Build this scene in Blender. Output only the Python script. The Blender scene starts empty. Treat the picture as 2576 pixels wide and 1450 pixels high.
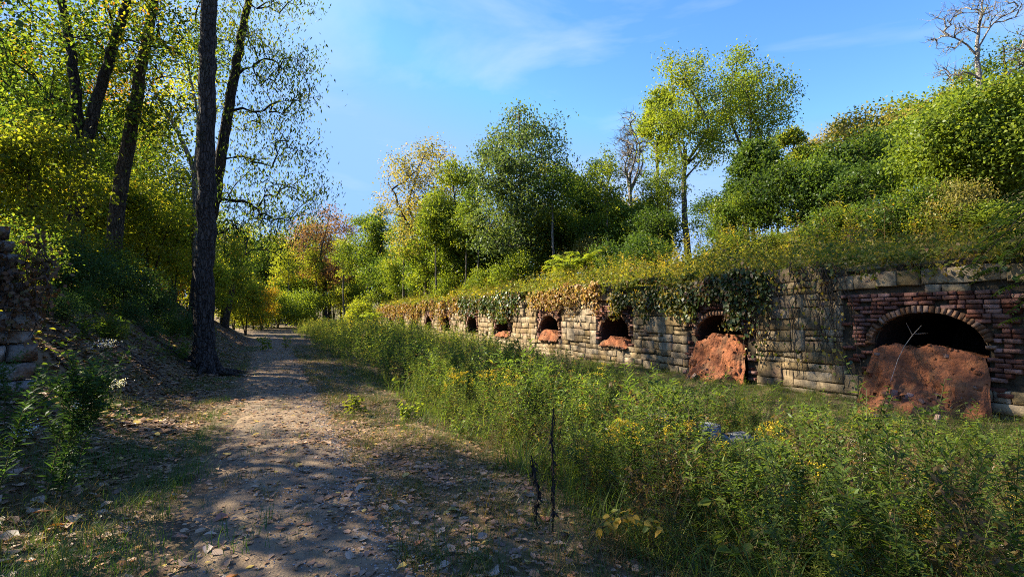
import bpy, math, random
import numpy as np
from mathutils import Vector, noise as mnoise

S = bpy.context.scene
COL = S.collection
R = math.radians
rng = np.random.default_rng(7)
random.seed(7)

# ------------------------------------------------------------------ camera, sky, sun, exposure
FPX, CU, CV, HV = 1250.0, 1288.0, 725.0, 795.0      # focal length and centre in a 2576 x 1450 frame
EYE = 1.6
PITCH = math.atan((HV - CV) / FPX)
cam_d = bpy.data.cameras.new('camera')
cam_d.sensor_width = 36.0
cam_d.lens = 36.0 * FPX / 2576.0
cam_d.clip_start = 0.05
cam_d.clip_end = 2000
cam = bpy.data.objects.new('camera', cam_d)
cam.location = (0, 0, EYE)
cam.rotation_euler = (R(90) + PITCH, 0, 0)
COL.objects.link(cam)
S.camera = cam

SUN_EL, SUN_AZ = R(37), R(72)                        # azimuth measured from +Y towards -X
sun_vec = Vector((-math.sin(SUN_AZ) * math.cos(SUN_EL), math.cos(SUN_AZ) * math.cos(SUN_EL), math.sin(SUN_EL)))
world = bpy.data.worlds.new('World')
S.world = world
world.use_nodes = True
wn, wl = world.node_tree.nodes, world.node_tree.links
wn.clear()
w_out = wn.new('ShaderNodeOutputWorld')
w_bg = wn.new('ShaderNodeBackground')
w_sky = wn.new('ShaderNodeTexSky')
w_sky.sky_type = 'NISHITA'
w_sky.sun_disc = False
w_sky.sun_elevation = SUN_EL
w_sky.sun_rotation = -SUN_AZ
w_sky.air_density = 1.0
w_sky.dust_density = 0.12
w_sky.ozone_density = 3.0
w_bg.inputs['Strength'].default_value = 0.112
w_tc = wn.new('ShaderNodeTexCoord')
w_map = wn.new('ShaderNodeMapping')
w_map.inputs['Scale'].default_value = (1.6, 0.9, 5.0)
w_map.inputs['Rotation'].default_value = (R(12), R(16), R(20))
w_noi = wn.new('ShaderNodeTexNoise')
w_noi.inputs['Scale'].default_value = 1.3
w_noi.inputs['Detail'].default_value = 7
w_noi.inputs['Roughness'].default_value = 0.55
w_noi.inputs['Distortion'].default_value = 0.6
w_ramp = wn.new('ShaderNodeValToRGB')
w_ramp.color_ramp.elements[0].position = 0.47
w_ramp.color_ramp.elements[0].color = (0, 0, 0, 1)
w_ramp.color_ramp.elements[1].position = 0.86
w_ramp.color_ramp.elements[1].color = (0.75, 0.75, 0.75, 1)
w_mix = wn.new('ShaderNodeMixRGB')
w_mix.inputs['Color2'].default_value = (1.75, 2.1, 2.7, 1)
w_cap = wn.new('ShaderNodeMixRGB')
w_cap.blend_type = 'DARKEN'
w_cap.inputs['Fac'].default_value = 1.0
w_cap.inputs['Color2'].default_value = (0.80, 1.46, 2.75, 1)
w_hsv = wn.new('ShaderNodeHueSaturation')
w_hsv.inputs['Saturation'].default_value = 1.27
w_hsv.inputs['Hue'].default_value = 0.518
wl.new(w_tc.outputs['Generated'], w_map.inputs['Vector'])
wl.new(w_map.outputs['Vector'], w_noi.inputs['Vector'])
wl.new(w_noi.outputs['Fac'], w_ramp.inputs['Fac'])
wl.new(w_ramp.outputs['Color'], w_mix.inputs['Fac'])
wl.new(w_sky.outputs['Color'], w_hsv.inputs['Color'])
wl.new(w_hsv.outputs['Color'], w_cap.inputs['Color1'])
wl.new(w_cap.outputs['Color'], w_mix.inputs['Color1'])
wl.new(w_mix.outputs['Color'], w_bg.inputs['Color'])
wl.new(w_bg.outputs['Background'], w_out.inputs['Surface'])

sun_d = bpy.data.lights.new('sun', 'SUN')
sun_d.energy = 5.0
sun_d.angle = R(0.5)
sun_d.color = (1.0, 0.87, 0.66)
sun = bpy.data.objects.new('sun', sun_d)
sun.rotation_euler = sun_vec.to_track_quat('Z', 'Y').to_euler()
sun.location = (-20, 10, 30)
COL.objects.link(sun)

S.view_settings.view_transform = 'Standard'
S.view_settings.look = 'None'
S.view_settings.gamma = 1.0
S.view_settings.use_curve_mapping = False
S.view_settings.exposure = 2.05
S.render.engine = 'CYCLES'
S.cycles.max_bounces = 8
S.cycles.diffuse_bounces = 5
S.cycles.glossy_bounces = 1
S.cycles.transmission_bounces = 5
S.cycles.filter_width = 1.0
S.cycles.transparent_max_bounces = 4
S.cycles.use_denoising = False
S.cycles.sample_clamp_indirect = 10.0
S.cycles.caustics_reflective = False
S.cycles.caustics_refractive = False

# ------------------------------------------------------------------ frames of reference
WTH = math.atan((1288 - 690) / FPX)                  # the oven wall's bearing, left of the view axis
DV = np.array((-math.sin(WTH), math.cos(WTH)))       # along the wall, away from the camera
NV = np.array((math.cos(WTH), math.sin(WTH)))        # across, from the path towards the wall
WD = 10.5                                            # distance of the wall face


def ST(s, t):
    return DV[0] * s + NV[0] * t, DV[1] * s + NV[1] * t


def toST(x, y):
    return DV[0] * x + DV[1] * y, NV[0] * x + NV[1] * y


def px(u, v, Y):
    a, b = (u - CU) / FPX, (CV - v) / FPX
    d = np.array((a, math.cos(PITCH) - b * math.sin(PITCH), math.sin(PITCH) + b * math.cos(PITCH)))
    p = d * (Y / d[1])
    return np.array((p[0], p[1], p[2] + EYE))


def s_of_u(u):
    """distance along the wall of the point of its face seen in column u"""
    Z = FPX * WD / math.cos(WTH) / (u - 690.0)
    return (Z - WD * math.sin(WTH)) / math.cos(WTH)


def path_c(s):
    return np.interp(s, [-6, 0, 10, 20, 40, 52, 62, 75, 95], [0.05, 0.05, 0.22, 0.0, -0.4, -1.2, -3.2, -8.5, -22])


def smooth_noise(x, y, f, seed=0.0):
    return (np.sin(x * f * 1.3 + 1.7 * seed + 2.1 * np.sin(y * f * 0.7 + seed)) *
            np.cos(y * f * 1.1 - seed * 0.9 + 1.6 * np.sin(x * f * 0.9 + 2.3 * seed)))


def H_low(s, t):
    """ground left of and in front of the oven wall"""
    s = np.asarray(s, float); t = np.asarray(t, float)
    tt = t - np.where(s > 40, path_c(s) + 0.4, 0.0)
    b = np.interp(-tt, [0, 1.25, 1.8, 2.5, 3.4, 5, 7, 10, 20, 70, 200], [0, 0, 0.17, 0.78, 1.45, 2.5, 3.2, 3.7, 4.4, 8, 16])
    b = b * np.interp(s, [8.8, 11.5, 30, 48, 70], [0.58, 1, 1, 0.45, 0.25]) + 0.10 * np.clip(b, 0, 1) * smooth_noise(s, tt, 2.3, 31)
    dip = np.interp(t, [2.0, 4.2, 8.0, 10.0], [0, -0.36, -0.36, -0.04]) * np.interp(s, [12, 24], [1, 0.5])
    rough = 0.035 * smooth_noise(s, t, 1.9, 1) + 0.018 * smooth_noise(s, t, 5.3, 2)
    rough = rough * np.clip(np.abs(t - path_c(s)) / 1.5, 0.15, 1)
    far = np.interp(s, [62, 110, 250], [0, 1.0, 9.0])
    return b + dip + rough + far + 0.12 * smooth_noise(s, t, 0.6, 4) * np.clip(-t - 2, 0, 1)


def H_hill(s, t):
    """ground on top of and behind the oven wall"""
    s = np.asarray(s, float); t = np.asarray(t, float)
    h = np.interp(t - WD, [0, 3, 8, 15, 30, 60, 150], [2.5, 2.9, 4.2, 6.2, 11, 19, 34])
    wf = np.interp(s, [55.5, 63], [1, 0.0])
    hf = np.interp(s, [0, 20, 40, 56, 66, 140, 260], [1, 0.9, 0.5, 0.4, 0.12, 0.2, 0.5])
    far = np.interp(s, [62, 110, 250], [0, 1.0, 9.0])
    return 2.5 * wf + (h - 2.5) * hf + 0.06 * smooth_noise(s, t, 1.3, 3) + far


def ground_z(x, y):
    s, t = toST(x, y)
    return float(H_hill(s, t)) if t > WD + 0.1 else float(H_low(s, t))


# ------------------------------------------------------------------ object helpers
def tag(o, label=None, cat=None, group=None, kind=None):
    if label: o['label'] = label
    if cat: o['category'] = cat
    if group: o['group'] = group
    if kind: o['kind'] = kind
    return o


def link(o, parent=None):
    COL.objects.link(o)
    if parent is not None:
        o.parent = parent
    return o


def empty(name, loc, label=None, cat=None, group=None, rz=0.0):
    o = bpy.data.objects.new(name, None)
    o.empty_display_size = 0.2
    o.location = loc
    o.rotation_euler = (0, 0, rz)
    link(o)
    return tag(o, label, cat, group)


def make_mesh(name, V, F, mats, tint=None, mi=None, smooth=False):
    """V (n,3); F (m,k) array of equal polygons or list of such arrays"""
    V = np.asarray(V, np.float32).reshape(-1, 3)
    Fs = [np.asarray(f, np.int32) for f in (F if isinstance(F, list) and isinstance(F[0], np.ndarray) else [F])]
    Fs = [f for f in Fs if len(f)]
    me = bpy.data.meshes.new(name)
    me.vertices.add(len(V))
    me.vertices.foreach_set('co', V.ravel())
    sizes = np.concatenate([np.full(len(f), f.shape[1], np.int32) for f in Fs])
    idx = np.concatenate([f.ravel() for f in Fs])
    me.loops.add(len(idx))
    me.loops.foreach_set('vertex_index', idx.astype(np.int32))
    me.polygons.add(len(sizes))
    starts = np.concatenate(([0], np.cumsum(sizes)[:-1])).astype(np.int32)
    me.polygons.foreach_set('loop_start', starts)
    me.polygons.foreach_set('loop_total', sizes)
    for m in (mats if isinstance(mats, (list, tuple)) else [mats]):
        me.materials.append(m)
    if mi is not None:
        me.polygons.foreach_set('material_index', np.asarray(mi, np.int32))
    if smooth:
        me.polygons.foreach_set('use_smooth', np.ones(len(sizes), bool))
    if tint is not None:
        at = me.attributes.new('tint', 'FLOAT', 'FACE')
        at.data.foreach_set('value', np.asarray(tint, np.float32))
    me.update(calc_edges=True)
    me.validate()
    return me


def mesh_obj(name, V, F, mats, parent=None, tint=None, mi=None, smooth=False, loc=None):
    o = bpy.data.objects.new(name, make_mesh(name, V, F, mats, tint, mi, smooth))
    if loc is not None:
        o.location = loc
    return link(o, parent)


class Geo:
    """gathers polygons with a tint and a material index"""
    def __init__(self):
        self.V, self.F4, self.T4, self.M4, self.F3, self.T3, self.M3, self.n = [], [], [], [], [], [], [], 0

    def add(self, V, F, tint=0.5, m=0):
        V = np.asarray(V, float).reshape(-1, 3)
        F = np.asarray(F, int)
        if len(F) == 0:
            return self
        t = np.broadcast_to(np.asarray(tint, float), (len(F),))
        mm = np.full(len(F), m)
        if F.shape[1] == 4:
            self.F4.append(F + self.n); self.T4.append(t); self.M4.append(mm)
        else:
            self.F3.append(F + self.n); self.T3.append(t); self.M3.append(mm)
        self.V.append(V)
        self.n += len(V)
        return self

    def arrays(self):
        V = np.concatenate(self.V)
        F4 = np.concatenate(self.F4) if self.F4 else np.zeros((0, 4), int)
        F3 = np.concatenate(self.F3) if self.F3 else np.zeros((0, 3), int)
        T = np.concatenate(self.T4 + self.T3)
        M = np.concatenate(self.M4 + self.M3)
        return V, F4, F3, T, M

    def merge(self, other_arrays, V2=None):
        V, F4, F3, T, M = other_arrays
        V = V if V2 is None else V2
        n4 = len(F4)
        if n4:
            self.F4.append(F4 + self.n); self.T4.append(T[:n4]); self.M4.append(M[:n4])
        if len(F3):
            self.F3.append(F3 + self.n); self.T3.append(T[n4:]); self.M3.append(M[n4:])
        self.V.append(V); self.n += len(V)

    def mesh(self, name, mats, smooth=False):
        V, F4, F3, T, M = self.arrays()
        return make_mesh(name, V, [F4, F3], mats, T, M, smooth)

    def build(self, name, mats, parent=None, smooth=False, loc=None):
        o = bpy.data.objects.new(name, self.mesh(name, mats, smooth))
        if loc is not None:
            o.location = loc
        return link(o, parent)


def unit(v):
    v = np.asarray(v, float)
    return v / np.maximum(np.linalg.norm(v, axis=-1, keepdims=True), 1e-9)


def tube(pts, rad, sides=6, jit=0.0, cap=False):
    pts = np.asarray(pts, float)
    n = len(pts)
    rad = np.broadcast_to(np.asarray(rad, float), (n,))
    tan = np.gradient(pts, axis=0)
    tan = unit(tan)
    ref = np.array((0.0, 1.0, 0.0)) if abs(tan[0][1]) < 0.9 else np.array((1.0, 0, 0))
    a = unit(np.cross(tan, ref))
    b = np.cross(tan, a)
    th = np.linspace(0, 2 * np.pi, sides, endpoint=False)
    rr = rad[:, None]
    if jit:
        rr = rr * (1 + jit * (rng.random((n, sides)) - 0.5))
    V = pts[:, None, :] + (np.cos(th)[None, :, None] * a[:, None, :] + np.sin(th)[None, :, None] * b[:, None, :]) * (rr[..., None] if jit else rr[:, :, None])
    i = np.arange(n - 1)[:, None] * sides
    j = np.arange(sides)[None, :]
    k = (j + 1) % sides
    F = np.stack([i + j, i + k, i + sides + k, i + sides + j], -1).reshape(-1, 4)
    return V.reshape(-1, 3), F


def leaf_quads(C, D, N, L, W, fold=0.15):
    """diamond shaped leaves: C base, D axis, N normal"""
    n = len(C)
    D = unit(D)
    B = unit(np.cross(D, N))
    U = np.cross(B, D)
    L = np.broadcast_to(np.asarray(L, float), (n,))[:, None]
    W = np.broadcast_to(np.asarray(W, float), (n,))[:, None]
    mid = C + D * L * 0.45 + U * W * fold
    V = np.stack([C, mid + B * W * 0.5, C + D * L - U * L * 0.08, mid - B * W * 0.5], 1)
    F = np.arange(n * 4).reshape(n, 4)
    return V.reshape(-1, 3), F


def leaf_fold(C, D, N, L, W, fold=0.3, curl=0.2):
    """leaves with a midrib: two quads, six vertices"""
    n = len(C)
    D = unit(D)
    B = unit(np.cross(D, N))
    U = np.cross(B, D)
    L = np.broadcast_to(np.asarray(L, float), (n,))[:, None]
    W = np.broadcast_to(np.asarray(W, float), (n,))[:, None]
    cu = np.broadcast_to(np.asarray(curl, float), (n,))[:, None]
    m1 = C + D * L * 0.32
    m2 = C + D * L * 0.68 - U * L * cu * 0.3
    up = U * W * fold
    V = np.stack([C, m1 + B * W * 0.5 + up, m2 + B * W * 0.38 + up * 0.8, C + D * L - U * L * cu,
                  m2 - B * W * 0.38 + up * 0.8, m1 - B * W * 0.5 + up], 1)
    i = np.arange(n)[:, None] * 6
    F = np.concatenate([i + np.array([0, 1, 2, 3]), i + np.array([0, 3, 4, 5])], 1).reshape(-1, 4)
    return V.reshape(-1, 3), F


def rand_dirs(n):
    return unit(rng.normal(size=(n, 3)))


def blade(p0, az, length, lean, width, segs=3, droop=1.2):
    """one arching grass blade"""
    d = np.array((math.cos(az), math.sin(az), 0))
    side = np.array((-math.sin(az), math.cos(az), 0))
    a = lean
    p = np.array(p0, float)
    V = []
    for k in range(segs + 1):
        w = width * (1 - 0.85 * k / segs)
        V += [p - side * w / 2, p + side * w / 2]
        p = p + (d * math.sin(a) + np.array((0, 0, 1)) * math.cos(a)) * length / segs
        a += droop / segs
    F = [[2 * k, 2 * k + 1, 2 * k + 3, 2 * k + 2] for k in range(segs)]
    return np.array(V), np.array(F)


def scatter(geo, variants, X, Y, Z, rot, sc, var, tint_shift=None, zs=None, tiltx=None, tilty=None):
    """realise copies of variant arrays into geo"""
    for k, arr in enumerate(variants):
        sel = np.where(var == k)[0]
        if len(sel) == 0:
            continue
        V, F4, F3, T, M = arr
        n, nv = len(sel), len(V)
        c, s_ = np.cos(rot[sel])[:, None], np.sin(rot[sel])[:, None]
        s1 = sc[sel][:, None]
        sz = s1 if zs is None else zs[sel][:, None]
        x = (V[None, :, 0] * c - V[None, :, 1] * s_) * s1
        y = (V[None, :, 0] * s_ + V[None, :, 1] * c) * s1
        z = V[None, :, 2] * sz
        if tiltx is not None:
            x = x + z * tiltx[sel][:, None]
            y = y + z * tilty[sel][:, None]
        P = np.stack([x + X[sel][:, None], y + Y[sel][:, None], z + Z[sel][:, None]], -1).reshape(-1, 3)
        off = (np.arange(n) * nv)[:, None, None]
        f4 = (F4[None] + off).reshape(-1, 4) if len(F4) else F4
        f3 = (F3[None] + off).reshape(-1, 3) if len(F3) else F3
        n4 = len(F4)
        sh = np.zeros(n) if tint_shift is None else tint_shift[sel]
        t4 = np.clip(T[None, :n4] + sh[:, None], 0, 1).ravel()
        t3 = np.clip(T[None, n4:] + sh[:, None], 0, 1).ravel()
        geo.merge((P, f4, f3, np.concatenate([t4, t3]), np.concatenate([np.tile(M[:n4], n), np.tile(M[n4:], n)])))


# ------------------------------------------------------------------ materials
def new_mat(name):
    m = bpy.data.materials.new(name)
    m.use_nodes = True
    nt = m.node_tree
    nt.nodes.clear()
    return m, nt.nodes, nt.links


def ramp_node(nodes, stops):
    r = nodes.new('ShaderNodeValToRGB')
    el = r.color_ramp.elements
    while len(el) < len(stops):
        el.new(0.5)
    for e, (p, c) in zip(el, stops):
        e.position = p
        e.color = (*c, 1)
    return r


def leaf_mat(name, stops, trans=0.45, gloss=0.008, hue=0.0, transcol=1.25):
    m, N, Lk = new_mat(name)
    out = N.new('ShaderNodeOutputMaterial')
    at = N.new('ShaderNodeAttribute'); at.attribute_name = 'tint'
    rp = ramp_node(N, stops)
    Lk.new(at.outputs['Fac'], rp.inputs['Fac'])
    oi = N.new('ShaderNodeObjectInfo')
    mr = N.new('ShaderNodeMapRange')
    mr.inputs['To Min'].default_value = 0.82; mr.inputs['To Max'].default_value = 1.18
    Lk.new(oi.outputs['Random'], mr.inputs['Value'])
    hs = N.new('ShaderNodeHueSaturation')
    hs.inputs['Saturation'].default_value = 1.0
    Lk.new(mr.outputs['Result'], hs.inputs['Value'])
    Lk.new(rp.outputs['Color'], hs.inputs['Color'])
    df = N.new('ShaderNodeBsdfDiffuse')
    Lk.new(hs.outputs['Color'], df.inputs['Color'])
    tr = N.new('ShaderNodeBsdfTranslucent')
    mul = N.new('ShaderNodeMixRGB'); mul.blend_type = 'MULTIPLY'; mul.inputs['Fac'].default_value = 1
    mul.inputs['Color2'].default_value = (1.35 * transcol, 1.3 * transcol, 0.55 * transcol, 1)
    Lk.new(hs.outputs['Color'], mul.inputs['Color1'])
    Lk.new(mul.outputs['Color'], tr.inputs['Color'])
    mx = N.new('ShaderNodeMixShader'); mx.inputs['Fac'].default_value = trans
    Lk.new(df.outputs[0], mx.inputs[1]); Lk.new(tr.outputs[0], mx.inputs[2])
    gl = N.new('ShaderNodeBsdfGlossy'); gl.inputs['Roughness'].default_value = 0.42
    gl.inputs['Color'].default_value = (0.9, 0.95, 1, 1)
    mx2 = N.new('ShaderNodeMixShader'); mx2.inputs['Fac'].default_value = gloss
    Lk.new(mx.outputs[0], mx2.inputs[1]); Lk.new(gl.outputs[0], mx2.inputs[2])
    Lk.new(mx2.outputs[0], out.inputs['Surface'])
    return m


def rough_mat(name, stops, scale=3.0, detail=6, bump=0.4, bscale=30.0, rough=0.9, stretch=(1, 1, 1), per_obj=0.25, extra=None, use_tint=False, bdist=0.02):
    """noise coloured rough surface in world coordinates"""
    m, N, Lk = new_mat(name)
    out = N.new('ShaderNodeOutputMaterial')
    bs = N.new('ShaderNodeBsdfPrincipled')
    bs.inputs['Roughness'].default_value = rough
    bs.inputs['Specular IOR Level'].default_value = 0.15
    geo = N.new('ShaderNodeNewGeometry')
    mp = N.new('ShaderNodeMapping'); mp.inputs['Scale'].default_value = stretch
    Lk.new(geo.outputs['Position'], mp.inputs['Vector'])
    no = N.new('ShaderNodeTexNoise')
    no.inputs['Scale'].default_value = scale; no.inputs['Detail'].default_value = detail
    no.inputs['Roughness'].default_value = 0.62
    Lk.new(mp.outputs[0], no.inputs['Vector'])
    rp = ramp_node(N, stops)
    Lk.new(no.outputs['Fac'], rp.inputs['Fac'])
    col = rp.outputs['Color']
    if per_obj:
        if use_tint:
            at = N.new('ShaderNodeAttribute'); at.attribute_name = 'tint'; src = at.outputs['Fac']
        else:
            oi = N.new('ShaderNodeObjectInfo'); src = oi.outputs['Random']
        mr = N.new('ShaderNodeMapRange')
        mr.inputs['To Min'].default_value = 1 - per_obj; mr.inputs['To Max'].default_value = 1 + per_obj
        Lk.new(src, mr.inputs['Value'])
        hs = N.new('ShaderNodeHueSaturation')
        Lk.new(mr.outputs[0], hs.inputs['Value'])
        mr2 = N.new('ShaderNodeMapRange')
        mr2.inputs['To Min'].default_value = 1.2; mr2.inputs['To Max'].default_value = 0.75
        Lk.new(src, mr2.inputs['Value'])
        Lk.new(mr2.outputs[0], hs.inputs['Saturation'])
        Lk.new(col, hs.inputs['Color']); col = hs.outputs['Color']
    if extra:
        col = extra(N, Lk, geo, col)
    Lk.new(col, bs.inputs['Base Color'])
    nb = N.new('ShaderNodeTexNoise')
    nb.inputs['Scale'].default_value = bscale; nb.inputs['Detail'].default_value = 5
    Lk.new(mp.outputs[0], nb.inputs['Vector'])
    bu = N.new('ShaderNodeBump'); bu.inputs['Strength'].default_value = bump; bu.inputs['Distance'].default_value = bdist
    Lk.new(nb.outputs['Fac'], bu.inputs['Height'])
    Lk.new(bu.outputs[0], bs.inputs['Normal'])
    Lk.new(bs.outputs[0], out.inputs['Surface'])
    return m


def patches(scale, lo, hi, color, amount=1.0):
    def f(N, Lk, geo, col):
        n = N.new('ShaderNodeTexNoise'); n.inputs['Scale'].default_value = scale; n.inputs['Detail'].default_value = 6
        n.inputs['Roughness'].default_value = 0.6
        Lk.new(geo.outputs['Position'], n.inputs['Vector'])
        mr = N.new('ShaderNodeMapRange'); mr.inputs['From Min'].default_value = lo; mr.inputs['From Max'].default_value = hi
        mr.inputs['To Max'].default_value = amount
        Lk.new(n.outputs['Fac'], mr.inputs['Value'])
        mx = N.new('ShaderNodeMixRGB'); mx.inputs['Color2'].default_value = (*color, 1)
        Lk.new(mr.outputs[0], mx.inputs['Fac']); Lk.new(col, mx.inputs['Color1'])
        return mx.outputs['Color']
    return f


def chain(*fs):
    def f(N, Lk, geo, col):
        for g in fs:
            col = g(N, Lk, geo, col)
        return col
    return f


M = {}
M['ground'] = rough_mat('ground_soil', [(0.3, (0.045, 0.032, 0.02)), (0.5, (0.10, 0.072, 0.042)), (0.7, (0.17, 0.125, 0.07))],
                        2.2, 8, 0.7, 26, 0.95, per_obj=0, extra=chain(patches(0.9, 0.48, 0.66, (0.055, 0.065, 0.02), 0.7),
                                                                 patches(14, 0.5, 0.7, (0.2, 0.13, 0.07), 0.6)))
M['path'] = rough_mat('path_dirt', [(0.3, (0.095, 0.070, 0.047)), (0.5, (0.17, 0.122, 0.075)), (0.72, (0.27, 0.195, 0.115))],
                      3.5, 9, 0.8, 55, 0.95, per_obj=0, extra=chain(patches(30, 0.52, 0.68, (0.09, 0.075, 0.06), 0.7),
                                                               patches(1.2, 0.52, 0.7, (0.115, 0.095, 0.07), 0.8)))
M['hill'] = rough_mat('hill_soil', [(0.3, (0.04, 0.035, 0.018)), (0.5, (0.075, 0.068, 0.028)), (0.7, (0.13, 0.10, 0.045))],
                      1.5, 8, 0.6, 20, 0.95, per_obj=0)
STONE_STOPS = [(0.28, (0.09, 0.065, 0.04)), (0.45, (0.19, 0.145, 0.085)), (0.6, (0.29, 0.22, 0.13)), (0.78, (0.38, 0.29, 0.19))]
stone_x = chain(patches(1.1, 0.52, 0.66, (0.13, 0.098, 0.066), 0.7), patches(2.3, 0.55, 0.68, (0.20, 0.125, 0.09), 0.7), patches(3.1, 0.56, 0.7, (0.05, 0.05, 0.03), 0.7), patches(7.0, 0.58, 0.72, (0.055, 0.04, 0.025), 0.7))
M['stone'] = rough_mat('sandstone', STONE_STOPS, 5, 8, 0.9, 22, 0.92, extra=stone_x, per_obj=0.28, bdist=0.018)
M['stone_t'] = rough_mat('sandstone_far', STONE_STOPS, 5, 8, 0.9, 22, 0.92, extra=stone_x, per_obj=0.25, use_tint=True, bdist=0.03)
M['core'] = rough_mat('crumbling_mortar', [(0.3, (0.03, 0.024, 0.018)), (0.7, (0.10, 0.078, 0.052))], 5, 6, 0.7, 30, 0.95, per_obj=0)
BRICK_STOPS = [(0.3, (0.06, 0.034, 0.028)), (0.48, (0.135, 0.062, 0.047)), (0.62, (0.20, 0.09, 0.066)), (0.76, (0.29, 0.18, 0.145))]
brick_x = patches(6, 0.54, 0.68, (0.075, 0.05, 0.04), 0.75)
M['brick'] = rough_mat('old_brick', BRICK_STOPS, 7, 7, 0.6, 45, 0.9, extra=brick_x, per_obj=0.5)
M['brick_t'] = rough_mat('old_brick_far', [(0.3, (0.11, 0.065, 0.05)), (0.5, (0.21, 0.115, 0.085)), (0.7, (0.33, 0.22, 0.175))], 7, 7, 0.6, 45, 0.9, extra=brick_x, per_obj=0.3, use_tint=True)  # pinkish brick, also made paler to carry a sunlit look in its colour
M['voussoir'] = rough_mat('arch_brick', [(0.3, (0.07, 0.045, 0.03)), (0.55, (0.17, 0.095, 0.06)), (0.75, (0.25, 0.16, 0.10))], 8, 6, 0.6, 45, 0.9, per_obj=0.3)
M['chamber'] = rough_mat('dark_brick', [(0.3, (0.012, 0.009, 0.008)), (0.6, (0.035, 0.022, 0.018)), (0.8, (0.07, 0.04, 0.03))], 5, 6, 0.8, 25, 0.95, per_obj=0)  # near-black brick colour for the vaults
M['sand'] = rough_mat('red_sand', [(0.3, (0.11, 0.045, 0.024)), (0.5, (0.22, 0.080, 0.038)), (0.7, (0.31, 0.125, 0.055))], 4, 9, 1.0, 14, 0.95,
                      per_obj=0, extra=chain(patches(9, 0.55, 0.7, (0.13, 0.06, 0.035), 0.7), patches(2.2, 0.5, 0.62, (0.12, 0.075, 0.045), 0.7)), bdist=0.06)
M['ruin'] = rough_mat('pale_stone', [(0.3, (0.10, 0.085, 0.07)), (0.5, (0.22, 0.20, 0.17)), (0.72, (0.38, 0.36, 0.33))], 5, 8, 0.9, 18, 0.92,
                      extra=chain(patches(3, 0.5, 0.62, (0.09, 0.055, 0.03), 0.8), patches(5, 0.58, 0.7, (0.07, 0.08, 0.03), 0.6)), per_obj=0.3, bdist=0.04)
M['slab'] = rough_mat('grey_slab', [(0.3, (0.09, 0.09, 0.10)), (0.7, (0.24, 0.25, 0.27))], 6, 8, 0.8, 20, 0.9, per_obj=0.2)
M['pebble'] = rough_mat('gravel', [(0.3, (0.14, 0.14, 0.15)), (0.5, (0.26, 0.25, 0.25)), (0.7, (0.42, 0.40, 0.38))], 40, 2, 0.2, 80, 0.85, per_obj=0)


def bark(name, dark, mid, light, scale=9, bump=1.0, zs=0.22):
    m = rough_mat(name, [(0.3, dark), (0.52, mid), (0.72, light)], scale, 7, bump, scale * 1.6, 0.95, stretch=(1, 1, zs), per_obj=0.15, bdist=0.05,
                  extra=patches(1.6, 0.56, 0.7, (0.06, 0.07, 0.035), 0.4))
    nt = m.node_tree
    N, Lk = nt.nodes, nt.links
    geo = next(n for n in N if n.type == 'NEW_GEOMETRY'); bu = next(n for n in N if n.type == 'BUMP'); bs = next(n for n in N if n.type == 'BSDF_PRINCIPLED')
    wob = N.new('ShaderNodeTexNoise'); wob.inputs['Scale'].default_value = 4
    Lk.new(geo.outputs['Position'], wob.inputs['Vector'])
    mx = N.new('ShaderNodeMixRGB'); mx.blend_type = 'ADD'; mx.inputs['Fac'].default_value = .12
    Lk.new(geo.outputs['Position'], mx.inputs['Color1']); Lk.new(wob.outputs['Color'], mx.inputs['Color2'])
    mp = N.new('ShaderNodeMapping'); mp.inputs['Scale'].default_value = (1, 1, .30)
    Lk.new(mx.outputs[0], mp.inputs['Vector'])
    vo = N.new('ShaderNodeTexVoronoi'); vo.feature = 'DISTANCE_TO_EDGE'; vo.inputs['Scale'].default_value = 16
    Lk.new(mp.outputs[0], vo.inputs['Vector'])
    mr = N.new('ShaderNodeMapRange'); mr.inputs['From Max'].default_value = .16
    Lk.new(vo.outputs['Distance'], mr.inputs['Value'])
    b2 = N.new('ShaderNodeBump'); b2.inputs['Strength'].default_value = 1.0; b2.inputs['Distance'].default_value = .06
    Lk.new(mr.outputs[0], b2.inputs['Height']); Lk.new(bu.outputs[0], b2.inputs['Normal']); Lk.new(b2.outputs[0], bs.inputs['Normal'])
    return m


M['bark_dark'] = bark('bark_dark', (0.018, 0.015, 0.013), (0.05, 0.042, 0.036), (0.10, 0.085, 0.072), 14)
M['bark_mid'] = bark('bark_brown', (0.03, 0.024, 0.018), (0.075, 0.06, 0.045), (0.14, 0.115, 0.09))
M['bark_pale'] = bark('bark_pale', (0.09, 0.08, 0.065), (0.19, 0.17, 0.145), (0.30, 0.28, 0.25))
M['bark_grey'] = bark('bark_bare_grey', (0.14, 0.125, 0.105), (0.26, 0.235, 0.20), (0.38, 0.35, 0.31))
M['vine_stem'] = rough_mat('vine_stem', [(0.3, (0.03, 0.022, 0.016)), (0.7, (0.09, 0.065, 0.045))], 20, 3, 0.3, 60, 0.9, per_obj=0)
M['twig_pale'] = rough_mat('twig_pale', [(0.3, (0.22, 0.18, 0.14)), (0.7, (0.38, 0.33, 0.27))], 20, 3, 0.3, 60, 0.9, per_obj=0)
M['dead_black'] = rough_mat('dead_black', [(0.3, (0.012, 0.010, 0.009)), (0.7, (0.045, 0.034, 0.026))], 20, 3, 0.3, 60, 0.8, per_obj=0)

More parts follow.
